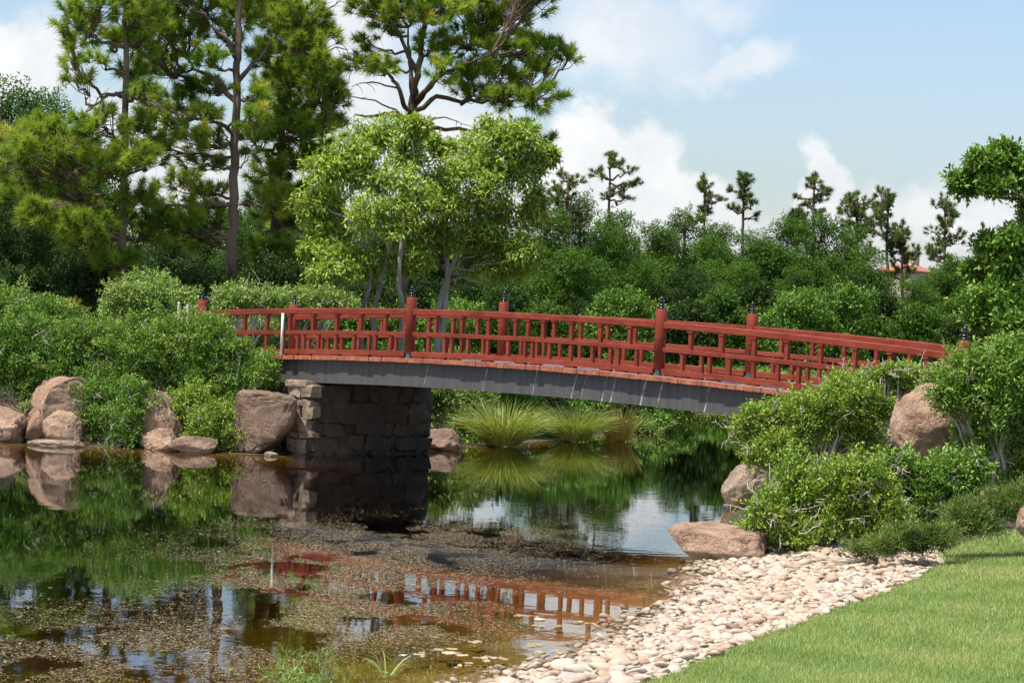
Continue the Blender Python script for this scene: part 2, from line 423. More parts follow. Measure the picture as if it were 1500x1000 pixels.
def axis_lines(a, b, step, far):
    core = list(np.arange(a, b+1e-6, step)); s = step; hi = [b]; lo = [a]
    while hi[-1] < far: s *= 1.35; hi.append(hi[-1]+s)
    s = step
    while lo[-1] > -far: s *= 1.35; lo.append(lo[-1]-s)
    return np.array(lo[1:][::-1] + core + hi[1:])
gx = axis_lines(-13, 14, .22, 1500); gy = axis_lines(8, 90, .3, 1500)
XX, YY = np.meshgrid(gx, gy); ZZ = ground(XX, YY)
nx, ny = len(gx), len(gy)
ii = (np.arange(ny-1)[:, None]*nx + np.arange(nx-1)[None, :]).ravel()
Q = np.stack([ii, ii+1, ii+1+nx, ii+nx], 1)
def ground_mat():
    m, n, b, out = material('soil_and_pond_bed')
    p = geoco(n)
    f, _ = NOISE(n, p, 1.6, 6, .65); f2, _ = NOISE(n, p, 16, 5, .7)
    s = n.nodes.new('ShaderNodeSeparateXYZ'); n.links.new(p, s.inputs[0])
    soil = RAMP(n, f2, [(.3, (.03, .022, .014)), (.55, (.06, .043, .027)), (.75, (.11, .08, .05))])
    weeds = RAMP(n, f2, [(.3, (.03, .05, .015)), (.7, (.10, .14, .04))])
    land = MIX(n, RAMP(n, f, [(.48, (0,)*3), (.6, (.8,)*3)]), soil, weeds)
    shorec = RAMP(n, f2, [(.3, (.30, .235, .16)), (.7, (.55, .45, .32))])
    bedc = RAMP(n, f, [(.3, (.16, .105, .03)), (.55, (.30, .20, .06)), (.75, (.38, .28, .10))])
    isbed = RAMP(n, MATH(n, 'MULTIPLY_ADD', s.outputs[2], 5.0, .5), [(.35, (1,)*3), (.55, (0,)*3)])
    sh = attr(n, 'tint')
    col = MIX(n, sh, land, shorec)
    col = MIX(n, isbed, col, bedc)
    n.links.new(col, b.inputs['Base Color']); b.inputs['Roughness'].default_value = .95
    bump(n, b, f2, .7, .05)
    return m
M['ground'] = ground_mat()
xs, ys = XX.ravel(), YY.ravel()
LAWN_EDGE = [hit(*p)[:2] for p in ((960, 1001), (1030, 972), (1100, 945), (1200, 905), (1290, 872), (1350, 846), (1380, 826), (1376, 812), (1400, 799), (1440, 788), (1500, 778), (1560, 770))]
LAWN = np.array([(-60, 7), (-10, 9.5), (-3, 12.2), (-.5, 14.6)] + [tuple(p) for p in LAWN_EDGE] + [(9, 31), (16, 30), (60, 30), (60, -40), (-60, -40)])
dsh = sdist(xs, ys, SHORE); dl = sdist(xs, ys, LAWN)
shoremask = sstep(-.2, .1, dl)*(1-sstep(28, 29.5, ys))*(1-sstep(4.5, 5.5, dsh))*(ys > 5)
g_ob = add('ground', mesh_data('ground', np.stack([xs, ys, ZZ.ravel()], 1), Q, M['ground'], shoremask, True)); g_ob['kind'] = 'structure'

# lawn sheet
def lawn_mat():
    m, n, b, out = material('lawn_turf')
    p = geoco(n); f, _ = NOISE(n, p, 40, 4, .7); f2, _ = NOISE(n, p, .8, 3)
    col = RAMP(n, f, [(.3, (.07, .12, .025)), (.6, (.13, .20, .045)), (.8, (.2, .24, .08))])
    n.links.new(col, b.inputs['Base Color']); b.inputs['Roughness'].default_value = .9
    bump(n, b, f, .8, .03); return m
M['lawn'] = lawn_mat()
lx = np.arange(-8, 12, .1); ly = np.arange(4, 32, .1)
LX, LY = np.meshgrid(lx, ly)
inl = sdist(LX+.05, LY+.05, LAWN) < -.03
LZ = ground(LX, LY) + .012
k = np.argwhere(inl[:-1, :-1]); i0 = k[:, 0]*len(lx)+k[:, 1]
Q2 = np.stack([i0, i0+1, i0+1+len(lx), i0+len(lx)], 1)
used, inv = np.unique(Q2, return_inverse=True)
LV = np.stack([LX.ravel(), LY.ravel(), LZ.ravel()], 1)[used]
lo = add('lawn', mesh_data('lawn', LV, inv.reshape(-1, 4), M['lawn'], None, True)); lo['kind'] = 'structure'

# grass blades
def lawn_blades():
    r = np.random.default_rng(5)
    n = 420000
    # denser towards the camera: pick the distance first
    d = 11.5 + (31-11.5)*r.random(n)**1.25
    x = -.5 + d*(.26*r.random(n)) + .5*r.random(n)
    sd = sdist(x, d, LAWN) + .07*np.sin(x*17)*np.cos(d*13) + .05*r.normal(size=n)
    kp = sd < .03
    u = x*F/d; keep = kp & (u < 830) & (u > -40)
    x, d = x[keep], d[keep]; n = len(x)
    z = ground(x, d) + .005
    P = np.stack([x, d, z], 1)
    h = r.uniform(.028, .062, n)*(1+.25*wob(x*1.7, d*1.9))
    a = r.uniform(0, 2*math.pi, n); lean = r.uniform(.1, .75, n)
    D = nrm(np.stack([np.cos(a)*lean, np.sin(a)*lean, np.ones(n)], 1))
    b = r.uniform(0, math.pi, n); wd = r.uniform(.0022, .0042, n)*(d/15)
    S = np.stack([np.cos(b), np.sin(b), np.zeros(n)], 1)*wd[:, None]
    V = np.stack([P-S, P+S, P+D*h[:, None]], 1).reshape(-1, 3)
    stripe = .12*np.sin((x*.95+d*.42)*5.2 + .8*wob(x, d))            # mowing stripes: paler and deeper blades
    t = np.clip(.45 + stripe + .2*wob(x*.9+3, d*1.3) + .08*wob(x*4.1, d*3.7+1) + .19*r.normal(size=n), 0, 1)
    T = np.arange(3*n).reshape(-1, 3)
    o = add('grass', mesh_data('grass', V, T, M['lawnblade'], np.repeat(t, 3)))
    o['kind'] = 'stuff'; tag(o, 'short mown bright green grass sloping down to the cobbles', 'grass')
lawn_blades()

# ------------------------------------------------------------------ water: a closed body with a tinted volume
def water_mat():
    m = bpy.data.materials.new('pond_water'); m.use_nodes = True
    n = m.node_tree; n.nodes.clear()
    out = n.nodes.new('ShaderNodeOutputMaterial')
    gl = n.nodes.new('ShaderNodeBsdfGlossy'); gl.inputs['Roughness'].default_value = 0.012
    gl.inputs['Color'].default_value = (.93, .95, .97, 1)
    tr = n.nodes.new('ShaderNodeBsdfTransparent')
    f, _ = NOISE(n, geoco(n, (1, 1, 1)), 3.2, 3, .5)
    f2, _ = NOISE(n, geoco(n, (1, 1, 1)), .45, 2, .5)
    calm = RAMP(n, f2, [(.35, (.25,)*3), (.65, (1,)*3)])
    bp = n.nodes.new('ShaderNodeBump'); bp.inputs['Strength'].default_value = .5; bp.inputs['Distance'].default_value = .0022
    n.links.new(MATH(n, 'MULTIPLY', f, calm), bp.inputs['Height'])
    fr = n.nodes.new('ShaderNodeFresnel'); fr.inputs['IOR'].default_value = 1.333
    n.links.new(bp.outputs[0], gl.inputs['Normal']); n.links.new(bp.outputs[0], fr.inputs['Normal'])
    mx = n.nodes.new('ShaderNodeMixShader')
    n.links.new(fr.outputs[0], mx.inputs[0]); n.links.new(tr.outputs[0], mx.inputs[1]); n.links.new(gl.outputs[0], mx.inputs[2])
    n.links.new(mx.outputs[0], out.inputs['Surface'])
    va = n.nodes.new('ShaderNodeVolumeAbsorption'); va.inputs['Color'].default_value = (.62, .50, .07, 1); va.inputs['Density'].default_value = 2.0
    n.links.new(va.outputs[0], out.inputs['Volume'])
    return m
M['water'] = water_mat()
wb = Buf(); wb.box(-70, 30, 5, 110, -2.0, 0.0)
wo_ = wb.build('water', M['water']); wo_['kind'] = 'structure'

# ------------------------------------------------------------------ the footbridge
X0, Y0, DX, DY, WID = -6.3702, 52.0, 4.4537, -4.2461, 2.5063
BAY = math.hypot(DX, DY); ROT = math.atan2(DY, DX)
def deck(i): return H - .93 + .335*i - .130*i*i + .006
BR = empty('footbridge', (X0, Y0, 0), ROT)
tag(BR, 'red timber footbridge arching over the pond on a grey girder', 'bridge')
def sweep(i0, i1, y0, y1, z0, z1, n=None):
    n = n or max(2, int((i1-i0)*14)+1)
    b = Buf(); V = []; Fc = []
    for k_ in range(n):
        i = i0+(i1-i0)*k_/(n-1); x = i*BAY; d = deck(i)
        V += [(x, y0, d+z0), (x, y1, d+z0), (x, y1, d+z1), (x, y0, d+z1)]
    for k_ in range(n-1):
        a = 4*k_
        for q in range(4): Fc.append([a+q, a+(q+1) % 4, a+4+(q+1) % 4, a+4+q])
    Fc.append([0, 3, 2, 1]); Fc.append([4*n-4+q for q in range(4)])
    b.put(V, Fc); return b
# girders and cross beams
for y0, y1 in ((-.10, .16), (WID-.16, WID+.10)):
    sweep(.12, 3.55, y0, y1, -.53, -.082, 60).build('girder', M['girder'], BR)
b = Buf()
for k_ in range(24):
    i = .2 + k_*.145; b.box(i*BAY-.08, i*BAY+.08, .16, WID-.16, deck(i)-.40, deck(i)-.09)
b.build('cross_beams', M['girder'], BR)
# deck planks
rr = random.Random(3); b = Buf(); s = -.1*BAY
while s < 3.6*BAY:
    wdt = .178+rr.uniform(-.004, .004); i = (s+wdt/2)/BAY; e = rr.uniform(-.018, .018); dz = rr.uniform(-.004, .004)
    zt0, zt1 = deck(s/BAY)+dz, deck((s+wdt)/BAY)+dz
    ya, yb = -.225-e, WID+.225+rr.uniform(-.02, .02); g = .004
    V = [(s+g, ya, zt0-.08), (s+wdt-g, ya, zt1-.08), (s+wdt-g, yb, zt1-.08), (s+g, yb, zt0-.08), (s+g, ya, zt0), (s+wdt-g, ya, zt1), (s+wdt-g, yb, zt1), (s+g, yb, zt0)]
    b.put(V, [[0, 3, 2, 1], [1, 2, 6, 5], [3, 0, 4, 7]], 1); b.put(V, [[4, 5, 6, 7]], 1); b.put(V, [[0, 1, 5, 4], [2, 3, 7, 6]], 0)
    s += wdt
b.build('deck', [M['plankend'], M['planktop']], BR)
# railings, one side after the other
PR = .098
def finial_prof(z):
    return [(.05, z), (.058, z+.012), (.046, z+.03), (.036, z+.045), (.05, z+.058), (.056, z+.07), (.046, z+.085), (.032, z+.10), (.040, z+.112), (.046, z+.125),
            (.042, z+.142), (.026, z+.156), (.034, z+.168), (.038, z+.18), (.030, z+.20), (.016, z+.222), (.004, z+.245)]
for side, yc in enumerate((0.0, WID)):
    for j in range(4):
        d = deck(j); b = Buf()
        b.lathe([(PR, d+.10), (PR, d+1.125), (PR-.014, d+1.142), (.02, d+1.146)], 18, (j*BAY, yc))
        p = b.build('post', M['red'], BR)
        for pl in p.data.polygons: pl.use_smooth = abs(pl.normal.z) < .4
        b = Buf(); b.lathe([(rad, d+1.147+(z-d-1.147)*.92) for rad, z in finial_prof(d+1.147)], 14, (j*BAY, yc)); b.build('finial', M['black'], p, smooth=True)
        b = Buf(); b.box(j*BAY-.045, j*BAY+.045, yc-.05, yc+.05, d+.001, d+.098); b.build('shoe', M['shoe'], p)
    pr = PR-.004
    for j in range(3):
        g = pr/BAY
        sweep(j+g, j+1-g, yc-.058, yc+.058, .812, .926).build('top_rail', M['red'], BR, bevel=.012)
        sweep(j+g, j+1-g, yc-.045, yc+.045, .415, .492).build('middle_rail', M['red'], BR, bevel=.006)
        sp = [j+g] + [j+s_ for s_ in (.1667, .5, .8333)] + [j+1-g]
        for q in range(len(sp)-1):
            sweep(sp[q]+(.0006 if q else 0), sp[q+1]-.0006, yc-.06, yc+.06, .030, .126, 6).build('bottom_rail', M['red'], BR, bevel=.005)
            for x in (sp[q]+.03, (sp[q]+sp[q+1])/2, sp[q+1]-.03):
                b = Buf(); b.box(x*BAY-.12, x*BAY+.12, yc-.05, yc+.05, deck(x)-.002, deck(x)+.034); b.build('rail_block', M['red'], BR)
        h = .036
        for k_ in range(1, 9):
            i = j+k_/9; d = deck(i); b = Buf()
            b.box(i*BAY-h, i*BAY+h, yc-h, yc+h, d+.488, d+.775)
            o = b.build('baluster', M['red'], BR, bevel=.004)
            b = Buf(); b.box(i*BAY-.058, i*BAY+.058, yc-.05, yc+.05, d+.774, d+.815); b.build('cap', M['red'], o, bevel=.004)
        low = []
        for s_ in (-.1667, .1667, .5, .8333):
            low += [s_-.0145, s_+.0145] if 0 < s_ < 1 else []
            low += [s_+.0833, s_+.16667, s_+.25]
        for t in sorted(low):
            if .035 < t < .965:
                i = j+t; d = deck(i); b = Buf()
                b.box(i*BAY-.033, i*BAY+.033, yc-.033, yc+.033, d+.122, d+.419); b.build('baluster', M['red'], BR, bevel=.004)
    # short run-out of the railing beyond the last post
    sweep(3+g, 3.45, yc-.058, yc+.058, .812, .926).build('top_rail', M['red'], BR, bevel=.012)
    sweep(3+g, 3.45, yc-.045, yc+.045, .415, .492).build('middle_rail', M['red'], BR, bevel=.006)
    sweep(3+g, 3.45, yc-.06, yc+.06, .030, .126).build('bottom_rail', M['red'], BR, bevel=.005)
b = Buf(); i = .425; b.tube([(i*BAY, -.105, deck(i)+.005), (i*BAY+.006, -.10, deck(i)+.45), (i*BAY+.012, -.105, deck(i)+.83)], .026, 10)  # thin white tube, an upright strip against the near railing
b.build('white_strip', M['white'], BR, smooth=True)['label'] = 'thin white upright strip on the railing'

# abutment under the left end: faced stone, corner stones proud of it
AB = empty('bridge_abutment', (X0, Y0, 0), ROT)
tag(AB, 'dark stained stone abutment wall under the left bridge end', 'abutment')
def lump_box(x0, x1, y0, y1, z0, z1, r, j=.02, cuts=2):
    bm = bmesh.new(); bmesh.ops.create_cube(bm, size=1)
    bmesh.ops.subdivide_edges(bm, edges=bm.edges[:], cuts=cuts, use_grid_fill=True)
    c = np.array([(x0+x1)/2, (y0+y1)/2, (z0+z1)/2]); s_ = np.array([x1-x0, y1-y0, z1-z0])
    off = Vector((r.uniform(0, 90), r.uniform(0, 90), r.uniform(0, 90)))
    V = []
    for v in bm.verts:
        p = np.array(v.co); q = p/ (np.linalg.norm(p)+1e-9)*.62
        p = p*.82 + q*.18 if s_.max() < .9 else p
        p = c + p*s_
        p = p + np.array(mnoise.noise_vector(Vector(p)*3.3+off))*j
        V.append(p)
    Fc = [[v.index for v in f.verts] for f in bm.faces]
    bm.free(); return V, Fc
rr = random.Random(8)
b = Buf(); V, Fc = lump_box(-1.2, .625*BAY, -.32, WID+.35, -1.2, 1.36, rr, .05, 14); b.put(V, Fc)
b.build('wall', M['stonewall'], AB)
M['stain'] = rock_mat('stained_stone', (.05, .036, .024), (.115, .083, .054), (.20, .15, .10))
b = Buf(); z = -.3
while z < 1.30:
    hh = rr.uniform(.2, .42); yy = -.34+rr.uniform(-.05, .02)
    while yy < WID+.34:
        ww = rr.uniform(.22, .62); g_ = .004
        V, Fc = lump_box(.625*BAY-.16, .625*BAY+rr.uniform(.015, .10), yy+g_, min(yy+ww, WID+.38)-g_, z+g_, min(z+hh*rr.uniform(.9, 1.12), 1.345)-g_, rr, .075, 3); b.put(V, Fc); yy += ww
    z += hh
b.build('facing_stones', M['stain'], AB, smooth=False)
z = -.25; b = Buf()
while z < 1.30:
    hh = rr.uniform(.13, .3); n_ = rr.choice((1, 2, 2)); xx = .625*BAY - .60 + rr.uniform(-.06, .06)
    for q in range(n_):
        ww = rr.uniform(.28, .4) if n_ == 2 else rr.uniform(.5, .64)
        V, Fc = lump_box(xx, xx+ww-.015, -.44+rr.uniform(-.06, .03), -.2, z, min(z+hh-.012, 1.33), rr, .07, 3); b.put(V, Fc); xx += ww
    z += hh
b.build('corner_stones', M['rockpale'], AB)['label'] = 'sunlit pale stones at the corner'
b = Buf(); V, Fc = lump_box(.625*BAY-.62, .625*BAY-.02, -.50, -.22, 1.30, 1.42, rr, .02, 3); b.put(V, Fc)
b.build('cap_stone', M['rockpale'], AB)

# ------------------------------------------------------------------ boulders
def boulder_mesh(name, rx, ry, rz, seed, mat, sub=5, cuts=7, amp=.16, rough=1.0, tint=None, boxy=1.0):
    r = np.random.default_rng(seed)
    bm = bmesh.new(); bmesh.ops.create_icosphere(bm, subdivisions=sub, radius=1.0)
    P = np.array([v.co[:] for v in bm.verts]); Fc = np.array([[v.index for v in f.verts] for f in bm.faces]); bm.free()
    off = Vector(r.uniform(0, 100, 3))
    n1 = np.array([mnoise.fractal(Vector(p)*1.1+off, 1.0, 2.0, 3) for p in P])
    if boxy < 1:
        Q_ = np.sign(P)*np.abs(P)**boxy; P = Q_*.86
    P = P*(1+amp*n1)[:, None]
    for _ in range(cuts):
        nn = rdir(r, 1)[0]; dd = r.uniform(.55, .86)
        ex = np.maximum(P@nn-dd, 0); P = P - ex[:, None]*nn*.97
    if rough:
        n2 = np.array([mnoise.fractal(Vector(p)*4.2+off, .9, 2.0, 5) for p in P])
        n3 = np.array([abs(mnoise.noise(Vector(p)*2.6+off)) for p in P])
        P = P*(1+.05*rough*n2-.07*rough*np.exp(-(n3/.06)**2))[:, None]
    P = P*np.array([rx, ry, rz])
    return mesh_data(name, P, Fc, mat, None if tint is None else np.full(len(P), tint), True)
def boulder(label, x, y, rx, rz, d, seed, mat='rock', ry=None, rot=0.0, tilt=0.0, **k):
    """centre at pixel x,y; half sizes in pixels"""
    s_ = d/F; c = at(x, y, d)
    o = add('boulder', boulder_mesh('boulder', rx*s_, (ry or rx)*s_, rz*s_, seed, M[mat], **k), None, c)
    o.rotation_euler = (0, tilt, rot)
    return tag(o, label, 'boulder', 'boulders along the pond edge')
boulder('pale pink boulder at the left picture edge standing in the water', 2, 626, 44, 34, 49.0, 11, 'rock', cuts=9, tilt=.3, boxy=.75)
boulder('tall pink boulder streaked brown under the shrubs at far left', 84, 603, 66, 56, 49.4, 12, 'rock', 48, cuts=6, boxy=.5, rot=.4, tilt=-.25)
boulder('small rounded pink boulder leaning before the tall streaked one', 92, 628, 32, 30, 48.6, 13, 'rock', 20, boxy=.7)
boulder('pink upright boulder half hidden between two low shrubs', 232, 614, 44, 54, 49.0, 14, 'rock', 34, cuts=10, boxy=.75)
boulder('low grey pink boulder at the waterline below the shrubs', 284, 652, 44, 17, 48.4, 15, 'rockbrown', 26)
boulder('small pink boulder at the waterline under the upright one', 238, 648, 30, 22, 48.6, 16, 'rock', 24)
boulder('large flat topped brown boulder beside the stone abutment', 383, 618, 52, 52, 48.9, 27, 'rockbrown', 50, cuts=3, amp=.07, boxy=.38, rot=.25)
boulder('long flat pale slab lying on the water at left', 86, 650, 46, 7, 48.3, 18, 'rockpale', 16, cuts=6)
boulder('small pale stone poking out of the water before the abutment', 396, 666, 10, 5, 47.9, 19, 'rockpale', 8, sub=3)
boulder('dark brown boulder in shade at the far end of the abutment', 644, 652, 34, 26, 53.0, 20, 'rockbrown', 30)
boulder('rounded pale boulder at the right waterline under the bridge shrubs', 1092, 712, 36, 38, 39.0, 21, 'rockpale', 34, cuts=4, amp=.1)
boulder('low sloping pink boulder running down into the water', 1062, 806, 86, 50, 30.0, 23, 'rock', 60, tilt=.18, cuts=6, amp=.1)
boulder('big rounded reddish boulder among the shrubs on the right bank', 1368, 630, 70, 66, 34.6, 24, 'rock', 60, cuts=5, amp=.09, rot=.5)
boulder('reddish boulder cut by the right picture edge above the lawn', 1512, 762, 26, 24, 27.2, 25, 'rock', 24, cuts=5)
for sx, sy, ex_, sd in ((30, 655, 14, 61), (158, 657, 12, 62), (330, 664, 16, 63)):
    pass

# ------------------------------------------------------------------ foliage
def leaf_verts(P, D, Nn, L, Wd, fold=.22, droop=.12):
    S = nrm(np.cross(D, Nn)); U = np.cross(S, D)
    L = L[:, None]; Wd = Wd[:, None]
    mid = P + D*L*.45
    tip = P + D*L - U*L*droop
    a = mid + S*Wd*.5 + U*Wd*fold; b_ = mid - S*Wd*.5 + U*Wd*fold
    n = len(P)
    V = np.stack([P, a, tip, b_], 1).reshape(-1, 3)
    q = np.arange(n)[:, None]*4
    T = np.concatenate([q+np.array([[0, 1, 2]]), q+np.array([[0, 2, 3]])])
    return V, T
def foliage(blobs, L, ratio=.42, dens=1.0, clump=.35, seed=0, up=.25, out=.7, fill=.3, bias=.5, gap=.12, hang=0.0, shell=.5, reach=1.0):
    """blobs: (centre, (rx,ry,rz)). Leafy sprays growing out of each blob, a looser fill inside. Returns V, T, tint, spray starts"""
    r = np.random.default_rng(seed)
    Ps, Os, ts, cc = [], [], [], []
    for c, rad in blobs:
        c = np.asarray(c, float); rad = np.asarray(rad, float)
        area = 4*math.pi*((rad[0]*rad[1])**1.6/3+(rad[0]*rad[2])**1.6/3+(rad[1]*rad[2])**1.6/3)**(1/1.6)
        cr = min(clump, .55*rad.max())
        ns = max(6, int(area/(cr*cr*.62)))
        dr = rdir(r, ns); low = (dr[:, 2] < -.35) & (r.random(ns) < bias); dr[low, 2] *= -1
        dr = dr[r.random(ns) > gap]; ns = len(dr)
        p0 = c + dr*rad*r.uniform(shell, .92, (ns, 1)); cc.append(p0)
        ax = nrm(nrm(dr*rad)*.75 + rdir(r, ns)*.55 + np.array([0, 0, up-.5*hang]))
        ln = reach*cr*r.uniform(.7, 1.7, ns)*(1+.5*(r.random(ns) < .12))
        nl = np.maximum(5, (dens*1.15*ln*cr/(L*L*ratio*.5)*.5).astype(int))
        idx = np.repeat(np.arange(ns), nl); n = len(idx)
        t = r.random(n)
        q = r.normal(size=(n, 3))*(cr*.27*(1.15-.75*t))[:, None]
        Ps.append(p0[idx] + ax[idx]*(ln[idx]*t)[:, None] + q - np.array([0, 0, hang*.35])*(ln[idx]*t*t)[:, None])
        Os.append(nrm(ax[idx]*.8 + nrm(q)*.55))
        ts.append(np.clip(.40 + .13*r.normal(size=ns)[idx] + .15*r.normal(size=n) + .14*(t-.3), 0, 1))
        nf_ = int(fill*n)
        q = rdir(r, nf_)*(r.random((nf_, 1))**.5)*.8
        Ps.append(c+q*rad); Os.append(q); ts.append(np.clip(.35+.15*r.normal(size=nf_), 0, 1))
    P = np.concatenate(Ps); O = np.concatenate(Os); t = np.concatenate(ts); n = len(P)
    D = nrm(O*out + rdir(r, n)*.7 + np.array([0, 0, up*.6-hang]))
    Nn = nrm(rdir(r, n)*.6 + np.array([0, 0, .8]) + O*.3)
    Ls = L*r.uniform(.6, 1.3, n)
    V, T = leaf_verts(P, D, Nn, Ls, Ls*ratio*r.uniform(.8, 1.2, n))
    return V, T, np.repeat(t, 4), np.concatenate(cc)
def pblobs(lst, d, seed=0, flat=.9, dj=.5):
    """pixel ellipses (x, y, rx, ry[, extra depth]) -> blobs in the world at about distance d"""
    r = np.random.default_rng(seed); out_ = []
    for e in lst:
        dd = d + (e[4] if len(e) > 4 else r.uniform(-dj, dj)); s_ = dd/F
        out_.append((at(e[0], e[1], dd), (e[2]*s_, (e[2]+e[3])/2*s_*flat, e[3]*s_)))
    return out_
def spread(blobs, k_, seed, f=.55):
    """break each blob into k smaller ones, for an uneven outline"""
    r = np.random.default_rng(seed); o = []
    for c, rad in blobs:
        rad = np.asarray(rad)
        for q in range(k_):
            dv = rdir(r, 1)[0]; o.append((np.asarray(c)+dv*rad*r.uniform(.5, .82), rad*f*r.uniform(.7, 1.2)*r.uniform(.75, 1.3, 3)))
    return o
def wander(a, b, n, amp, r):
    t = np.linspace(0, 1, n)[:, None]; P = np.asarray(a)*(1-t)+np.asarray(b)*t
    w_ = r.normal(size=(n, 3))*amp; w_[0] = 0; w_[-1] = 0
    return P + w_
def twig_buf(base, cc, r, n, rad=.012, amp=.04):
    b = Buf(); cc = np.asarray(cc)
    for c in cc[r.permutation(len(cc))[:n]]:
        m_ = base + (c-base)*r.uniform(.25, .5)*np.array([1, 1, .8])
        b.tube(wander(m_, c+(c-base)*r.uniform(-.1, .06), 5, amp, r), np.linspace(rad, rad*.35, 5), 5)
    return b
def shrub(label, lst, d, mat, L, seed, ratio=.42, dens=1.0, clump=.2, twigs=14, group='shrubs on the banks', name='shrub', cat='shrub', petals=0, twmat='twig', bare=0, **k):
    b0 = pblobs(lst, d, seed, .85, .35); bl = spread(b0, 7, seed, .48) + [(c, np.asarray(rd)*.7) for c, rd in b0]
    cs = np.array([c for c, _ in bl]); zmin = min(c[2]-rd[2] for c, rd in bl)
    base = np.array([cs[:, 0].mean(), cs[:, 1].mean(), 0.0]); base[2] = max(gz(base[0], base[1]), 0) 
    base[2] = min(base[2], zmin+.15)
    root = tag(empty(name, base), label, cat, group)
    V, T, t, cc = foliage(bl, L, ratio, dens, clump, seed, **k)
    fo = add('foliage', mesh_data('foliage', V-base, T, M[mat], t), root)
    if twigs:
        r = np.random.default_rng(seed+99)
        b = Buf()
        for c, rd in bl:
            b.tube(wander(base+np.array([r.normal()*.1, r.normal()*.1, -.1]), c, 6, .05, r)-base, np.linspace(.028, .012, 6), 6)
            for q in range(max(1, twigs//len(bl))):
                dv = rdir(r, 1)[0]; dv[1] = -abs(dv[1])*.7; e_ = c+dv*np.asarray(rd)*r.uniform(.95, 1.2)
                b.tube(wander(c+dv*np.asarray(rd)*.3, e_, 5, .03, r)-base, np.linspace(.012, .005, 5), 5)
        for q in range(bare):
            c, rd = b0[q % len(b0)]; dv = rdir(r, 1)[0]; dv[1] = -abs(dv[1]); dv[2] = abs(dv[2])*.6; dv = nrm(dv)
            p0 = c+dv*np.asarray(rd)*.72; e_ = p0+(dv*.6+rdir(r, 1)[0]*.9)*r.uniform(.16, .34); pth = wander(p0, e_, 6, .018, r)-base
            b.tube(pth, np.linspace(.009, .004, 6), 5)
            for w_ in (2, 3, 4): b.tube([pth[w_], pth[w_]+rdir(r, 1)[0]*.09], [.005, .002], 4, False)
        b.build('branches', M[twmat], root, smooth=True)
    if petals:
        r = np.random.default_rng(seed+5); pc = V[::4][r.permutation(len(V)//4)[:petals]]
        n = len(pc); idx = np.repeat(np.arange(n), 5)
        D = rdir(r, n*5); D[:, 2] = abs(D[:, 2])
        V2, T2 = leaf_verts(pc[idx], D, rdir(r, n*5), np.full(n*5, .045), np.full(n*5, .035))
        add('blossoms', mesh_data('blossoms', V2-base, T2, M['petal'], np.full(len(V2), .5)), root)
    return root

# ---- shrubs of the left bank
SH = [
 ('dark leafy shrub at the left picture edge above the pale boulder', [(8, 560, 60, 45), (30, 505, 60, 40), (75, 545, 45, 30), (-40, 520, 50, 60)], 50.0, 'hedge', .062, 201),
 ('tall open shrub rising highest at the far left edge', [(10, 455, 55, 35), (60, 475, 50, 30), (-40, 450, 40, 40), (105, 490, 40, 30)], 51.5, 'shrub', .062, 202),
 ('broad shrub filling the middle of the left bank', [(150, 520, 60, 42), (215, 510, 65, 45), (190, 560, 60, 36), (265, 525, 60, 45), (120, 500, 40, 30)], 50.2, 'shrub', .056, 203),
 ('shrub crowding over the left end of the red railing', [(300, 500, 40, 42), (335, 535, 42, 30), (305, 560, 50, 42), (360, 555, 40, 36), (390, 545, 22, 26), (345, 505, 24, 10)], 49.9, 'shrub', .056, 204),
 ('low round shrub hanging over rock between two pink boulders', [(155, 595, 45, 34), (185, 618, 45, 30), (140, 625, 30, 22), (205, 590, 30, 28)], 49.0, 'hedge', .055, 205),
 ('bright green low shrub at the waterline left of the flat topped boulder', [(270, 600, 40, 28), (300, 625, 45, 30), (330, 610, 36, 24), (345, 640, 22, 20), (280, 635, 30, 16)], 48.9, 'shrubr', .062, 206),
 ('pale flowering shrub at the top of the left bank', [(175, 437, 30, 24), (215, 432, 42, 26), (250, 448, 42, 26), (195, 462, 40, 26), (280, 455, 20, 20), (235, 475, 50, 24)], 54.0, 'pale', .068, 207),
 ('tiny bright green bush in the gap between the left boulders', [(46, 625, 14, 22), (40, 605, 10, 12)], 49.2, 'shrubr', .06, 208),
 ('pale green shrub just behind the left end of the railing', [(345, 440, 32, 22), (385, 436, 40, 20), (330, 455, 24, 22)], 56.0, 'pale', .07, 209),
 ('pale green shrub behind the railing right of the second far post', [(450, 440, 40, 18), (490, 445, 34, 16), (430, 455, 34, 20), (385, 500, 60, 30)], 57.0, 'pale', .07, 210),
]
for k_, (lab, lst, d, mt, L, sd) in enumerate(SH):
    shrub(lab, lst, d, mt, L, sd, clump=.24, petals=60 if mt == 'pale' and k_ == 6 else 0, twigs=30, dens=.95, bare=26, gap=.16, fill=.3)
shrub('low clipped yellow green mound behind the far left shrubs', [(100, 458, 26, 14), (70, 466, 26, 12)], 56, 'yellow', .05, 211, clump=.16, twigs=0, name='clipped_shrub')
shrub('dense dark shrub mass behind the left bank shrubs', [(40, 430, 70, 30), (130, 420, 60, 30), (300, 430, 60, 28), (420, 425, 60, 28), (520, 440, 60, 26)], 63, 'dark', .10, 212, clump=.35, twigs=0)
shrub('low dark shrub row behind the rails at the foot of the grey trunks', [(540, 480, 40, 24), (600, 486, 44, 24), (665, 488, 44, 24), (725, 490, 40, 24), (500, 478, 40, 24)], 61.0, 'hedge', .10, 213, clump=.3, twigs=0)
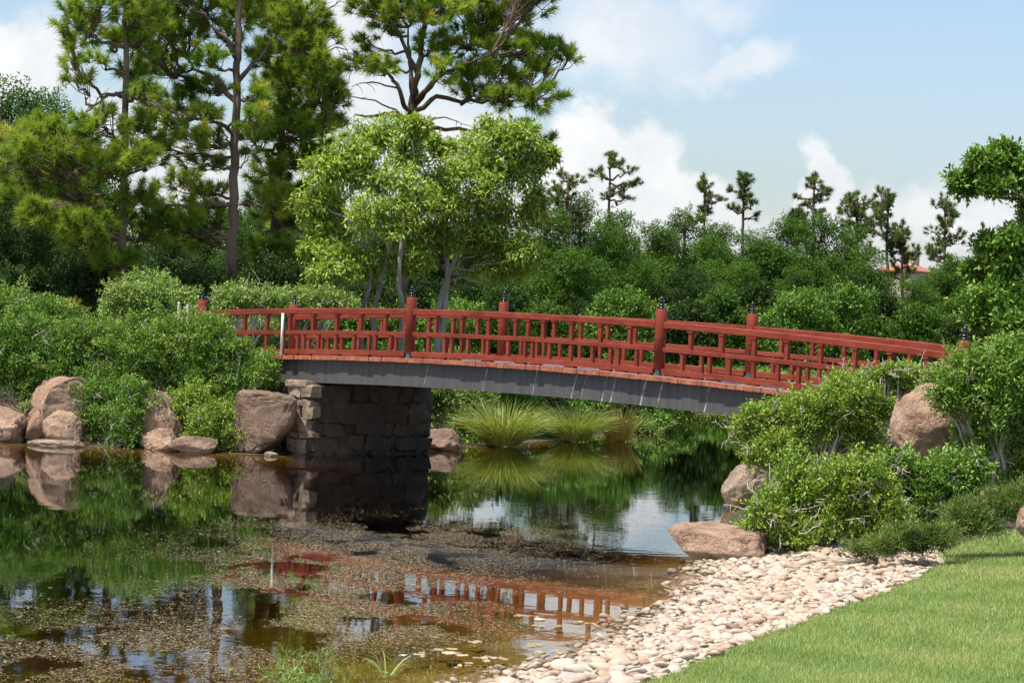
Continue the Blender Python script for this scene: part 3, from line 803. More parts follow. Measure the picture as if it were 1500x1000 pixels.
# ---- far bank seen under the bridge
shrub('grey green narrow leaved shrub beside the abutment under the bridge', [(645, 600, 28, 34), (685, 595, 34, 36), (660, 625, 30, 24), (700, 625, 24, 20)], 57.5, 'narrow', .15, 221, ratio=.2, clump=.3, twigs=14)
shrub('dark shrub between the two fountain grasses', [(800, 592, 32, 34), (790, 615, 24, 22)], 64.5, 'dark', .11, 222, clump=.3, twigs=4)
shrub('low dark shrub on the far bank right of the yellow grass', [(900, 585, 50, 24), (955, 595, 44, 22), (995, 600, 30, 14), (930, 610, 30, 16)], 74, 'hedge', .11, 223, clump=.35, twigs=6)
for k_, (lab, lst, d, mt, L) in enumerate((
 ('loose green shrub behind the larger fountain grass', [(690, 580, 40, 34), (740, 585, 44, 30), (715, 610, 40, 30)], 60.5, 'hedge', .11),
 ('shaded shrub just behind the smaller fountain grass', [(835, 588, 44, 30), (875, 600, 36, 26), (850, 615, 40, 24)], 66.5, 'hedge', .11),
 ('low leafy shrub overhanging the water left of the larger fountain grass', [(670, 638, 34, 16), (705, 640, 26, 14)], 56.6, 'narrow', .12),
 ('loose shrub filling the corner between the abutment and the grey green shrub', [(632, 590, 22, 30), (626, 622, 18, 22), (648, 575, 24, 18)], 54.2, 'narrow', .11),
 ('trailing low shrub at the waterline right of the smaller fountain grass', [(880, 630, 26, 12), (935, 628, 30, 10), (960, 618, 24, 10)], 66.8, 'hedge', .10),
 ('rounded shrub far back under the right half of the girder', [(1000, 602, 24, 13), (1035, 598, 26, 14)], 86.5, 'hedge', .13),
 ('long low shrub overhanging the far waterline beneath the girder', [(980, 596, 26, 24), (1012, 592, 28, 24), (1046, 590, 28, 24), (1080, 588, 28, 24), (1114, 586, 28, 24), (1012, 608, 30, 8), (1050, 606, 30, 8)], 84.6, 'hedge', .12),
 ('dark shrub far back beside the right bank under the girder', [(1070, 598, 26, 15), (1105, 596, 30, 18)], 88, 'dark', .13),
 ('ground hugging plant at the waterline before the larger fountain grass', [(690, 655, 22, 6), (715, 655, 20, 5)], 56.5, 'narrow', .10),
 ('ground hugging plant at the waterline between the fountain grasses', [(780, 648, 26, 6), (805, 644, 22, 7)], 61.0, 'narrow', .10),
 ('ground hugging plant at the waterline beside the yellow grass', [(865, 640, 22, 6), (945, 630, 26, 7)], 66.0, 'narrow', .10),
 ('dark shrub at the foot of the far bank between the grasses', [(795, 632, 34, 18), (820, 625, 30, 18)], 62.2, 'dark', .11),
 ('low dark shrub on the far bank behind the yellow grass', [(905, 612, 44, 24), (945, 616, 40, 16), (870, 625, 26, 16)], 68.5, 'dark', .11))):
    shrub(lab, lst, d, mt, L, 250+k_, clump=.3, twigs=4)
# ---- right bank
RS = [
 ('spreading open shrub growing up against the right end of the bridge', [(1098, 632, 32, 30), (1140, 618, 48, 32), (1195, 618, 54, 42), (1160, 655, 52, 30), (1240, 612, 50, 42), (1278, 600, 36, 32), (1255, 655, 46, 36), (1112, 664, 30, 18), (1180, 588, 34, 16), (1235, 578, 34, 18)], 36.2, 'shrubr', .056, 231, 1.0, .16),
 ('low shrub in front of the bridge railing above the round boulder', [(1295, 562, 40, 16), (1335, 556, 36, 16), (1255, 562, 28, 12), (1372, 562, 30, 20), (1228, 558, 14, 9), (1305, 545, 22, 10)], 36.8, 'shrubr', .056, 232, 1.0, .14),
 ('broad bright shrub sprawling over the cobbles on the right bank', [(1128, 752, 32, 30), (1165, 725, 46, 44), (1150, 780, 56, 36), (1215, 745, 56, 54), (1270, 725, 52, 50), (1225, 790, 50, 26), (1290, 765, 46, 36), (1095, 785, 26, 24)], 30.2, 'shrubr', .052, 233, 1.0, .15),
 ('upright green shrub in front of the big reddish boulder', [(1330, 715, 44, 46), (1380, 710, 40, 44), (1350, 760, 46, 30), (1310, 690, 26, 22), (1420, 690, 34, 32), (1405, 745, 30, 26)], 30.8, 'shrub', .056, 234, 1.0, .15),
 ('rounded glossy shrub in the right corner above the lawn', [(1420, 545, 50, 36), (1470, 545, 52, 40), (1400, 580, 34, 28), (1450, 600, 46, 46), (1500, 600, 44, 60), (1530, 560, 50, 70), (1440, 660, 44, 40), (1490, 680, 44, 40), (1430, 640, 30, 40), (1430, 692, 40, 26), (1470, 640, 50, 50), (1520, 660, 50, 60)], 33.6, 'shrub', .062, 235, 1.0, .18),
]
for lab, lst, d, mt, L, sd, dn, cl_ in RS:
    shrub(lab, lst, d, mt, L, sd, dens=dn, clump=cl_*.95, twigs=56, bare=46, gap=.16, fill=.3)
for lab, lst, d, sd in (('feathery juniper spreading along the lawn edge at right', [(1440, 760, 46, 22), (1480, 742, 40, 22), (1410, 775, 30, 16), (1520, 735, 40, 24)], 28.3, 241),
                        ('low juniper mat at the cobble edge under the broad shrub', [(1300, 800, 34, 17), (1262, 806, 26, 11), (1330, 790, 30, 18), (1375, 788, 26, 14)], 28.0, 242)):
    shrub(lab, lst, d, 'juniper', .07, sd, ratio=.13, dens=.8, clump=.10, twigs=0, name='juniper', up=.5, fill=.5)
shrub('small dark rounded bush beside the low juniper mat', [(1343, 797, 17, 15)], 27.6, 'dark', .045, 243, ratio=.2, clump=.08, twigs=0, fill=.6)
# ---- low plants covering the banks
def bank_cover():
    r = np.random.default_rng(55); n = 26000
    x = r.uniform(-16, 20, n); y = r.uniform(34, 112, n); d = sdist(x, y, SHORE)
    nz = wob(x*1.3, y*1.1)+.5*r.normal(size=n)
    kp = (d > .45) & (d < 16) & (nz > -.55) & ~((y < 36) & (x < 3)) & (np.abs((x-X0)*.69+(y-Y0)*.724-1.2) > 1.9)
    x, y = x[kp], y[kp]; n = len(x); z = ground(x, y)
    idx = np.repeat(np.arange(n), 9); m_ = len(idx)
    P = np.stack([x, y, z], 1)[idx] + r.normal(size=(m_, 3))*np.array([.16, .16, .03]) + np.array([0, 0, .05])
    D = nrm(rdir(r, m_)*.8+np.array([0, 0, .45])); Ls = .11*r.uniform(.6, 1.4, m_)
    V, T = leaf_verts(P, D, nrm(rdir(r, m_)*.5+np.array([0, 0, 1])), Ls, Ls*.45)
    o = add('ground_cover', mesh_data('ground_cover', V, T, M['hedge'], np.repeat(np.clip(.4+.2*r.normal(size=m_), 0, 1), 4))); o['kind'] = 'stuff'
    tag(o, 'low leafy ground cover growing over the pond banks', 'ground cover')
bank_cover()
# ---- hedge row behind the bridge
hr = np.random.default_rng(77)
hx = [690, 745, 800, 850, 905, 955, 1010, 1065, 1120, 1175, 1230, 1290, 1350, 1410, 1470]
hl = ['{} leafy bush behind the bridge {}'.format(a, c) for a, c in (
 ('dark', 'right of the grey tree trunks'), ('mid green', 'just right of the third far post'), ('dense', 'under the light green trees'), ('round', 'near the middle of the span'),
 ('tall pale', 'left of the fourth near post'), ('yellowish', 'touching the fourth near post'), ('low', 'just right of the tallest near post'), ('spreading', 'left of the last far post'),
 ('pale tipped', 'right of the last far post'), ('dark spreading', 'above the falling rails'), ('open', 'above the right half of the rails'), ('loose', 'below the hidden house'),
 ('dull green', 'above the right rail end'), ('shaded', 'behind the end post'), ('light green', 'at the right picture edge'))]
for k_, x in enumerate(hx):
    top = 432 + hr.uniform(-14, 16) + max(0, (x-1150)*.06); d = 102 + (x-690)*.008 + hr.uniform(-3, 3)
    mt = ('hedge', 'dark', 'forest', 'dark', 'hedge')[k_ % 5]
    lst = [(x+hr.uniform(-12, 12), top+22, 36, 24), (x-22, top+55, 34, 34), (x+22, top+60, 36, 34), (x, top+100, 44, 40)]
    shrub(hl[k_], lst, d, mt, .16, 300+k_, clump=.55, reach=.75, twigs=0, dens=.85, group='bushes behind the bridge', name='bush', cat='bush')

# ---- fountain grasses, reed
def blades(name, label, base, n, length, spread_, mat, seed, width=.012, cat='grass clump', group=None, stiff=.5, rad=.12):
    r = np.random.default_rng(seed); K = 5; base = np.asarray(base, float)
    a = r.uniform(0, 2*math.pi, n); sp = spread_*np.sqrt(r.random(n)); Ln = length*r.uniform(.35, 1.1, n)
    t = np.linspace(0, 1, K)[None, :, None]
    out_ = np.stack([np.cos(a), np.sin(a), np.zeros(n)], 1)
    D0 = nrm(out_*sp[:, None] + r.normal(size=(n, 3))*.13 + np.array([0, 0, 1.0]))
    p0 = base + out_*rad*np.sqrt(r.random(n))[:, None]
    C = p0[:, None, :] + D0[:, None, :]*(Ln[:, None, None]*t) + (out_*.55 + np.array([0, 0, -1.0]))[:, None, :]*(Ln*(1-stiff)*r.uniform(.5, 1.3, n))[:, None, None]*t**2.4*.7
    C[:, :, 2] = np.maximum(C[:, :, 2], .01)
    S = np.stack([-np.sin(a), np.cos(a), np.zeros(n)], 1); S = nrm(S+r.normal(size=(n, 3))*.5)
    wt = width*np.array([.7, 1, .9, .6, .08])[None, :, None]
    V = np.stack([C-S[:, None, :]*wt/2, C+S[:, None, :]*wt/2], 2).reshape(-1, 3)
    q = (np.arange(n)*2*K)[:, None, None] + (np.arange(K-1)*2)[None, :, None] + np.array([0, 1, 3, 2])[None, None, :]
    tint = np.repeat(np.clip(.4+.22*r.normal(size=n), 0, 1), 2*K)
    o = add(name, mesh_data(name, V-base, q.reshape(-1, 4), M[mat], tint), None, base)
    return tag(o, label, cat, group)
def shore_pt(x, y, z=.03): 
    p = on(x, y, 0); return np.array([p[0], p[1], z])
blades('fountain_grass', 'larger arching green fountain grass at the far waterline under the bridge', shore_pt(736, 654), 1500, 1.42, .85, 'sedge', 401, .015, group='grass clumps on the far bank', rad=.35, stiff=.5)
blades('fountain_grass', 'smaller arching green fountain grass right of the dark shrub', shore_pt(842, 647), 1200, 1.25, .85, 'sedge', 402, .015, group='grass clumps on the far bank', rad=.3, stiff=.5)
blades('fountain_grass', 'stiff yellow grass tuft standing in the water under the bridge', shore_pt(905, 646), 420, .95, .5, 'straw', 403, .016, group='grass clumps on the far bank', stiff=.8, rad=.3)
blades('reed', 'lone pale green reed sprouting from the water near the shore', np.array([*on(566, 994), -.02]), 16, .36, .55, 'sedge', 404, .016, cat='reed', stiff=.45, rad=.03)

# ------------------------------------------------------------------ trees
def needles(P, A, ln, n, r, w=.011, tint=None, back=-.45):
    """tufts: P centres, A axes"""
    m_ = len(P); idx = np.repeat(np.arange(m_), n); N_ = len(idx)
    D = rdir(r, N_); dt = (D*A[idx]).sum(1); flip = dt < back; D[flip] -= 2*dt[flip][:, None]*A[idx][flip]
    D = nrm(D + A[idx]*.35 + np.array([0, 0, .12]))
    L = ln*r.uniform(.7, 1.15, N_)
    p0 = P[idx] + A[idx]*r.uniform(-.45, .3, (N_, 1))*ln
    S = nrm(np.cross(D, rdir(r, N_)))*w
    tip = p0 + D*L[:, None] - np.array([0, 0, 1])*(L*.12)[:, None]
    V = np.stack([p0-S, p0+S, tip], 1).reshape(-1, 3)
    return V, np.arange(3*N_).reshape(-1, 3), np.repeat(tint[idx] + .06*r.normal(size=N_), 3)
def limb(b, pts, r0, r1, r, k=8, sub=4, amp=.04):
    P = np.asarray(pts, float); out_ = []
    for i in range(len(P)-1):
        for t in np.linspace(0, 1, sub, endpoint=False): out_.append(P[i]*(1-t)+P[i+1]*t)
    out_.append(P[-1]); out_ = np.array(out_)
    if len(out_) > 4:
        sm = out_.copy(); sm[1:-1] = .25*out_[:-2]+.5*out_[1:-1]+.25*out_[2:]; out_ = sm
    out_[1:-1] += r.normal(size=(len(out_)-2, 3))*amp
    b.tube(out_, np.linspace(r0, r1, len(out_)), k)
    return out_
def pine(label, trunk, pads, d, seed, limbs=(), tuft_r=.28, r0=.17, group='tall pines', mat='pine', tpa=22.0, nn=95, bare=(), k_=1.0):
    r = np.random.default_rng(seed)
    TP = np.array([at(x, y, d) for x, y in trunk])
    g = TP[0].copy(); g[2] = gz(g[0], g[1])-.1; TP = np.vstack([g, TP]) if TP[0][2] > g[2]+.3 else TP
    base = np.array([TP[0][0], TP[0][1], gz(TP[0][0], TP[0][1])])
    root = tag(empty('pine_tree', base), label, 'tree', group)
    b = Buf(); path = limb(b, TP, r0, r0*.35, r, 10, 6, .02)
    src = [path[len(path)//4:]]
    for lm in limbs:
        LP = [at(x, y, d+dz) for x, y, dz in lm]
        src.append(limb(b, LP, r0*.45, r0*.13, r, 7, 4, .03))
    S = np.concatenate(src)
    tp, ta, tt = [], [], []
    for e in pads:
        dz = e[4] if len(e) > 4 else r.uniform(-1.4, 1.4)*k_
        s_ = (d+dz)/F; c = at(e[0], e[1], d+dz); rad = 1.12*np.array([e[2]*s_, (e[2]+e[3])*.5*s_, e[3]*s_])
        q = S.copy(); cost = np.linalg.norm(q-c, axis=1) + 1.2*np.maximum(q[:, 2]-c[2]+.15, 0)*1.5
        a = S[np.argmin(cost)]
        core = limb(b, [a, a*.45+c*.55+np.array([0, 0, -.1]), c], .045*k_, .018*k_, r, 5, 4, .05*k_)
        n = max(5, int(tpa*(rad[0]*rad[2]*math.pi)*1.25))
        dv = rdir(r, n); dv[:, 2] = np.where(r.random(n) < .4, abs(dv[:, 2]), dv[:, 2])
        pos = c + dv*rad*(r.random((n, 1))**.4)
        pt = np.clip(.42+.1*r.normal()+.19*r.normal(size=n), 0.02, .9)
        for p, t_ in zip(pos, pt):
            s0 = core[r.integers(2, len(core))]
            mid = (s0+p)/2 + np.array([0, 0, -.08])
            b.tube([s0, mid, p], [.014*k_, .011*k_, .007*k_], 4, False)
        ax = nrm(nrm(pos-c)*.7 + nrm(pos-a)*.4 + np.array([0, 0, .55]))
        tp.append(pos); ta.append(ax); tt.append(pt)
    for lm in bare:
        LP = [at(x, y, d+dz) for x, y, dz in lm]
        pth = limb(b, LP, .03, .008, r, 5, 4, .03)
        for q in range(3):
            s0 = pth[r.integers(len(pth)//2, len(pth))]; e_ = s0+rdir(r, 1)[0]*.35
            b.tube([s0, (s0+e_)/2+.03, e_], [.01, .007, .004], 4, False)
    b.build('trunk', M['bark'], root, smooth=True, origin=base)
    V, T, t = needles(np.concatenate(tp), np.concatenate(ta), tuft_r, nn, r, .0105*k_, np.concatenate(tt))
    add('crown', mesh_data('crown', V-base, T, M[mat], np.clip(t, 0, 1)), root)
    return root
pine('slender pine at far left with a bare upper trunk', [(176, 470), (179, 350), (182, 270), (185, 150), (184, 30), (186, -60)],
     [(112, 28, 30, 22), (100, 70, 22, 26), (150, 8, 44, 18), (108, 112, 24, 14), (140, 88, 16, 12), (205, 60, 26, 26), (198, 108, 24, 20), (215, 130, 22, 16),
      (60, 215, 36, 26), (105, 205, 46, 30), (148, 182, 40, 24), (90, 250, 50, 30), (150, 245, 46, 30), (195, 228, 34, 24), (218, 232, 24, 20), (55, 275, 40, 24),
      (115, 292, 44, 22), (25, 235, 30, 32), (165, 320, 30, 16), (125, 355, 34, 14), (172, 382, 34, 20), (100, 325, 40, 18), (30, 290, 30, 22), (160, -40, 50, 30), (215, -20, 40, 30), (70, 330, 30, 14), (200, 25, 34, 26), (165, 60, 24, 14), (128, 48, 26, 20), (205, 190, 34, 22), (80, 190, 34, 22), (30, 200, 34, 22), (130, 330, 44, 20), (200, 290, 36, 20), (215, 345, 34, 18), (55, 310, 40, 22)],
     62, 501, limbs=[[(182, 290, 0), (172, 300, -.3), (160, 285, -.4), (140, 275, -.5)], [(184, 140, 0), (160, 138, .2), (140, 152, .3), (126, 165, .4)], [(185, 70, 0), (150, 60, -.3), (120, 45, -.4)]],
     bare=[[(184, 135, 0), (150, 140, -.3), (125, 165, -.5)], [(180, 265, 0), (150, 255, -1), (120, 240, -1.4)]], r0=.14)
pine('tall pine with the thick dark trunk left of centre', [(336, 440), (338, 400), (341, 320), (344, 230), (347, 130), (350, 60), (352, -20), (350, -90)],
     [(230, 15, 36, 26), (268, 52, 46, 34), (240, 100, 40, 30), (300, 14, 46, 28), (358, 20, 40, 30), (300, 88, 30, 18), (262, 150, 36, 20), (245, 180, 34, 20), (300, 172, 28, 20),
      (280, 198, 40, 16), (372, 140, 26, 18), (300, 240, 36, 18, 2), (262, 270, 34, 20, 3), (240, 330, 40, 22), (292, 345, 30, 22), (270, 322, 30, 18), (330, 60, 24, 18), (205, 55, 34, 26), (212, 150, 30, 22), (310, 130, 28, 18), (312, 205, 26, 16), (232, 215, 30, 18), (300, 285, 34, 20), (300, 320, 34, 22), (215, 300, 30, 20), (370, 170, 24, 18), (320, -40, 70, 30), (250, -30, 50, 30), (390, -20, 50, 30), (285, 130, 26, 14)],
     64, 502, limbs=[[(347, 150, 0), (320, 120, .4), (290, 100, .6), (262, 110, .8)], [(345, 200, 0), (325, 180, -.3), (290, 175, -.5)], [(349, 90, 0), (328, 55, -.3), (305, 35, -.5)], [(341, 302, 0), (320, 298, -.3), (300, 302, -.4)], [(348, 120, 0), (372, 95, .3), (398, 60, .5)]],
     bare=[[(342, 300, 0), (365, 298, -.3), (388, 303, -.5)], [(345, 215, 0), (330, 195, -.3), (322, 180, -.4)], [(344, 250, 0), (360, 238, -.3), (372, 222, -.4)]], r0=.165)
pine('dense dark pine behind the thick trunked one', [(398, 440), (401, 380), (406, 280), (414, 170), (424, 80), (432, 0), (436, -70)],
     [(400, 30, 40, 34), (440, 30, 44, 36), (425, 75, 46, 36), (462, 70, 36, 36), (430, 120, 44, 34), (465, 110, 30, 30), (445, 160, 40, 28), (392, 172, 34, 22), (420, 195, 38, 22), (455, 190, 38, 28),
      (484, 150, 30, 26), (478, 125, 26, 24), (492, 110, 18, 14), (372, 205, 24, 20), (440, 232, 46, 24), (398, 248, 40, 22), (385, 90, 26, 26), (440, -30, 60, 34), (490, 190, 20, 20), (470, 240, 30, 20), (400, 300, 36, 28), (428, 325, 34, 28), (396, 365, 30, 24), (432, 375, 30, 24), (442, 285, 28, 24), (410, 280, 30, 20, 1.5), (395, 130, 26, 22, 2)],
     67, 503, limbs=[[(414, 180, 0), (430, 160, -.3), (460, 150, -.5)], [(410, 230, 0), (390, 220, -.5), (372, 210, -.6)], [(420, 110, 0), (445, 90, .3), (470, 80, .4)]],
     bare=[[(420, 130, 0), (470, 80, -1), (502, 70, -1.2), (520, 85, -1.3)], [(415, 200, 0), (470, 190, -1), (498, 150, -1.3), (512, 110, -1.4)], [(430, 20, 0), (480, 18, -.5), (500, 0, -.8)]], r0=.15, tpa=23)
pine('spreading pine with a forked trunk rising behind the light green trees', [(588, 450), (592, 340), (597, 240), (601, 172), (604, 150), (612, 105), (622, 40), (628, -50)],
     [(540, 18, 34, 26), (528, 62, 16, 14), (535, 92, 28, 18), (560, 98, 22, 20), (566, 40, 26, 22), (600, 12, 46, 24), (650, 16, 46, 26), (702, 16, 46, 28), (750, 18, 38, 26), (782, 6, 28, 20),
      (640, 66, 32, 22), (690, 66, 40, 26), (740, 66, 42, 26), (778, 72, 30, 22), (815, 72, 24, 16), (834, 82, 14, 16), (682, 106, 44, 20), (732, 110, 46, 26), (778, 108, 32, 24), (790, 142, 36, 18),
      (740, 145, 40, 16), (695, 138, 30, 12), (648, 104, 22, 16), (770, 190, 20, 14, 1), (806, 212, 8, 12, 1), (600, -40, 60, 30), (690, -40, 70, 34), (770, -30, 50, 30), (548, -25, 40, 30), (720, 40, 30, 20)],
     68, 504, limbs=[[(601, 172, 0), (588, 140, -.3), (575, 112, -.5), (548, 88, -.8), (535, 60, -1)], [(603, 160, 0), (632, 128, .3), (658, 82, .5), (690, 60, .8)], [(602, 168, 0), (640, 140, -.3), (690, 150, -.6), (740, 150, -.8), (780, 140, -1)],
                     [(605, 140, 0), (600, 90, .5), (598, 40, .6)], [(600, 178, 0), (570, 165, .5), (545, 172, .8), (520, 168, 1)], [(606, 150, 0), (640, 112, -.6), (680, 96, -.9), (720, 80, -1.2)], [(600, 190, 0), (640, 188, 1), (700, 192, 1.6), (722, 205, 2)], [(612, 108, 0), (588, 60, -.4), (572, 30, -.6)]],
     bare=[[(600, 175, 0), (560, 150, -1), (520, 142, -1.4), (498, 152, -1.5)], [(598, 185, 0), (650, 170, -1), (690, 185, -1.4)], [(585, 130, 0), (545, 120, -1), (515, 128, -1.2)]], r0=.17, tpa=22)

def broadleaf(label, trunks, lst, d, seed, mat='lime', L=.14, ratio=.34, group=None, clump=.42, dens=1.0, bark='greybark', r0=.085, name='leafy_tree', k=7, f=.46, ntw=40, **kw):
    r = np.random.default_rng(seed)
    bl0 = pblobs(lst, d, seed, .9, .8); bl = spread(bl0, k, seed, f) + [(c, np.asarray(rd)*.55) for c, rd in bl0]
    t0 = at(trunks[0][0][0], trunks[0][0][1], d); base = np.array([t0[0], t0[1], gz(t0[0], t0[1])])
    root = tag(empty(name, base), label, 'tree', group)
    b = Buf(); S = []
    for tr in trunks:
        P = [at(x, y, d) for x, y in tr]; P = [P[0]*np.array([1, 1, 0])+np.array([0, 0, base[2]-.1])] + P
        S.append(limb(b, P, r0, r0*.4, r, 9, 5, .012))
    S = np.concatenate([s_[len(s_)//3:] for s_ in S])
    for c, rd in bl0:
        a = S[np.argmin(np.linalg.norm(S-c, axis=1)+2*np.maximum(S[:, 2]-c[2]+.3, 0))]
        limb(b, [a, (a+c)/2+r.normal(size=3)*.12, c], r0*.35, .015, r, 6, 4, .05)
    V, T, t, cc = foliage(bl, L, ratio, dens, clump, seed, **kw)
    for c in cc[r.permutation(len(cc))[:ntw]]:
        c0 = min((x_[0] for x_ in bl0), key=lambda q: np.linalg.norm(q-c)); b.tube(wander(c0, c, 5, .05, r), np.linspace(.016, .006, 5), 5)
    b.build('trunk', M[bark], root, smooth=True, origin=base)
    add('crown', mesh_data('crown', V-base, T, M[mat], t), root)
    return root
broadleaf('light green leafy tree with twin grey trunks left of the forked one', [[(548, 455), (556, 420), (572, 360), (560, 280)], [(590, 455), (584, 410), (590, 330), (600, 250)], [(530, 455), (545, 400), (530, 340)]],
          [(556, 198, 44, 26), (520, 222, 42, 26), (486, 246, 38, 26), (470, 290, 36, 34), (535, 262, 50, 36), (592, 228, 46, 36), (606, 284, 40, 40), (556, 318, 50, 34), (482, 340, 38, 26), (512, 372, 44, 22), (610, 186, 22, 18), (462, 366, 26, 14), (600, 340, 34, 30), (490, 395, 40, 18), (550, 385, 40, 20), (600, 385, 30, 20)],
          58, 511, hang=.22, up=.05, gap=.38, out=.5, dens=.82, L=.14, group='light green trees behind the bridge')
broadleaf('light green leafy tree with the pale trunk leaning right', [[(642, 455), (654, 410), (676, 362), (700, 320), (716, 270)], [(650, 455), (656, 400), (650, 340), (664, 280)]],
          [(735, 192, 38, 24), (692, 222, 46, 30), (760, 216, 40, 30), (660, 268, 36, 34), (720, 264, 50, 36), (772, 254, 30, 34), (742, 312, 46, 36), (688, 318, 46, 36), (650, 300, 28, 28), (782, 300, 22, 34), (716, 362, 42, 28), (654, 348, 28, 22), (800, 228, 14, 16), (650, 215, 26, 18), (690, 385, 30, 18), (745, 395, 40, 22), (620, 370, 22, 18), (770, 370, 30, 24)],
          59, 512, hang=.22, up=.05, gap=.38, out=.5, dens=.82, L=.14, group='light green trees behind the bridge')
# overhanging tree at the right edge
broadleaf('broad leafy tree reaching in from the right picture edge', [[(1600, 560), (1590, 440), (1570, 330), (1540, 260)], [(1600, 540), (1570, 420), (1530, 380)]],
          [(1412, 270, 20, 20), (1440, 248, 26, 20), (1478, 228, 28, 22), (1505, 256, 30, 24), (1462, 274, 24, 15), (1505, 318, 16, 14), (1490, 352, 26, 22), (1452, 372, 34, 24), (1500, 390, 44, 36), (1470, 430, 46, 34), (1450, 470, 36, 22), (1500, 470, 46, 40), (1545, 330, 60, 120), (1432, 400, 22, 16)],
          46, 513, mat='hedge', L=.11, ratio=.5, clump=.3, gap=.18, bark='bark', r0=.16, group=None)

# generic dense trees: a few kinds, each copied
def dense_kind(seed, mat, h=6.0, wdt=4.4, L=.105, dens=.8, skirts=True):
    r = np.random.default_rng(seed); bl = []
    for q in range(15):
        z = h*(.12 + .80*(q/14)); rr_ = wdt*.5*(1.0 - .62*max(0, (z/h-.45)/.55)**1.3)
        a = r.uniform(0, 6.28); off = r.uniform(.2, .62)*rr_
        s_ = rr_*r.uniform(.38, .62)
        bl.append((np.array([math.cos(a)*off, math.sin(a)*off, z]), np.array([s_, s_, s_*.72])))
    for q in range(10):
        a = r.uniform(0, 6.28); z = h*r.uniform(.1, .7); s_ = wdt*.16*r.uniform(.7, 1.3)
        bl.append((np.array([math.cos(a)*wdt*.42, math.sin(a)*wdt*.42, z]), np.array([s_, s_, s_])))
    bl.append((np.array([0, 0, h*.93]), np.array([wdt*.16, wdt*.16, h*.09])))
    V, T, t, cc = foliage(bl, L, .5, dens, .40, seed, gap=.15, up=.05, reach=.62, shell=.62)
    cm = mesh_data('dense_crown', V, T, M[mat], t)
    b = Buf(); limb(b, [(0, 0, -.3), (.1, 0, h*.3), (-.05, .1, h*.6), (0, 0, h*.9)], .16, .04, r, 8, 4, .05)
    for c, rd in bl[:10]:
        limb(b, [(0, 0, c[2]*.6), tuple(c*.6+np.array([0, 0, c[2]*.3])), tuple(c)], .05, .015, r, 5, 3, .05)
    to = b.build('trunk', M['bark'], None, smooth=True); tm = to.data; bpy.data.objects.remove(to)
    return cm, tm, h, wdt
KIND = {'forest': [dense_kind(610+q, 'forest') for q in range(3)], 'dark': [dense_kind(620+q, 'dark') for q in range(2)], 'yellow': [dense_kind(630, 'yellow', L=.10)], 'hedge': [dense_kind(640, 'hedge')]}
def dense_tree(label, x, top, wpx, d, kind, q, group, rz):
    cm, tm, h, wdt = KIND[kind][q % len(KIND[kind])]
    p = at(x, top, d); g = gz(p[0], d); sz = (p[2]-g)/(h*1.02); sx = wpx*d/F/wdt
    root = tag(empty('dense_tree', (p[0], d, g), rz), label, 'tree', group)
    root.scale = (sx, sx, sz)
    add('crown', cm, root); add('trunk', tm, root)
    return root
FT = [(800, 306, 130), (852, 288, 110), (905, 310, 120), (958, 326, 110), (1005, 310, 110), (1055, 328, 110), (1105, 338, 110), (1155, 322, 120), (1205, 314, 120), (1252, 332, 100), (1276, 408, 52), (1366, 402, 80), (1402, 376, 110), (1452, 360, 120), (1510, 354, 120)]
FL = ['dense green tree in the back row just right of the light green trees', 'taller dense tree below the leftmost distant pine', 'dense tree right under the leftmost distant pine', 'rounded dense tree in the dip of the tree line',
      'dense tree left of the two close distant pines', 'low dense tree at the foot of the two close distant pines', 'dense tree under the small crowned distant pine', 'broad dense tree left of the lone middle pine', 'tallest rounded dense tree under the lone middle pine',
      'dense tree left of the hidden house', 'low tree directly below the hidden house', 'low dark tree just right of the hidden house', 'dense tree under the last distant pine', 'dense tree below the spiky dark conifer', 'dense tree behind the crown at the right picture edge']
for q, (x, top, wp) in enumerate(FT):
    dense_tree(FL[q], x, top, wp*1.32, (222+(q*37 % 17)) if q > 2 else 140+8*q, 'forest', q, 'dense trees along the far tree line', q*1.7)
# lower, nearer row of dense trees in front of the back row
FT2 = [(770, 372, 120, 150), (850, 380, 130, 158), (930, 386, 130, 162), (1015, 392, 130, 158), (1090, 384, 130, 164), (1165, 392, 130, 162), (1245, 398, 120, 166), (1338, 408, 110, 162), (1420, 420, 140, 158)]
FL2 = ['shaded lower tree behind the right light green tree', 'lower tree in front of the far row near the third far post', 'lower tree above the fourth near post', 'lower tree above the middle of the right rails', 'lower tree above the last far post', 'lower tree above the falling right rails',
       'lower tree left of the hidden house gap', 'lower dark tree in front of the hidden house gap', 'lower dark tree above the end post']
for q, (x, top, wp, d) in enumerate(FT2):
    dense_tree(FL2[q], x, top, wp, d, 'forest' if q % 3 else 'dark', q+1, 'lower trees in front of the far tree line', q*2.3+1)
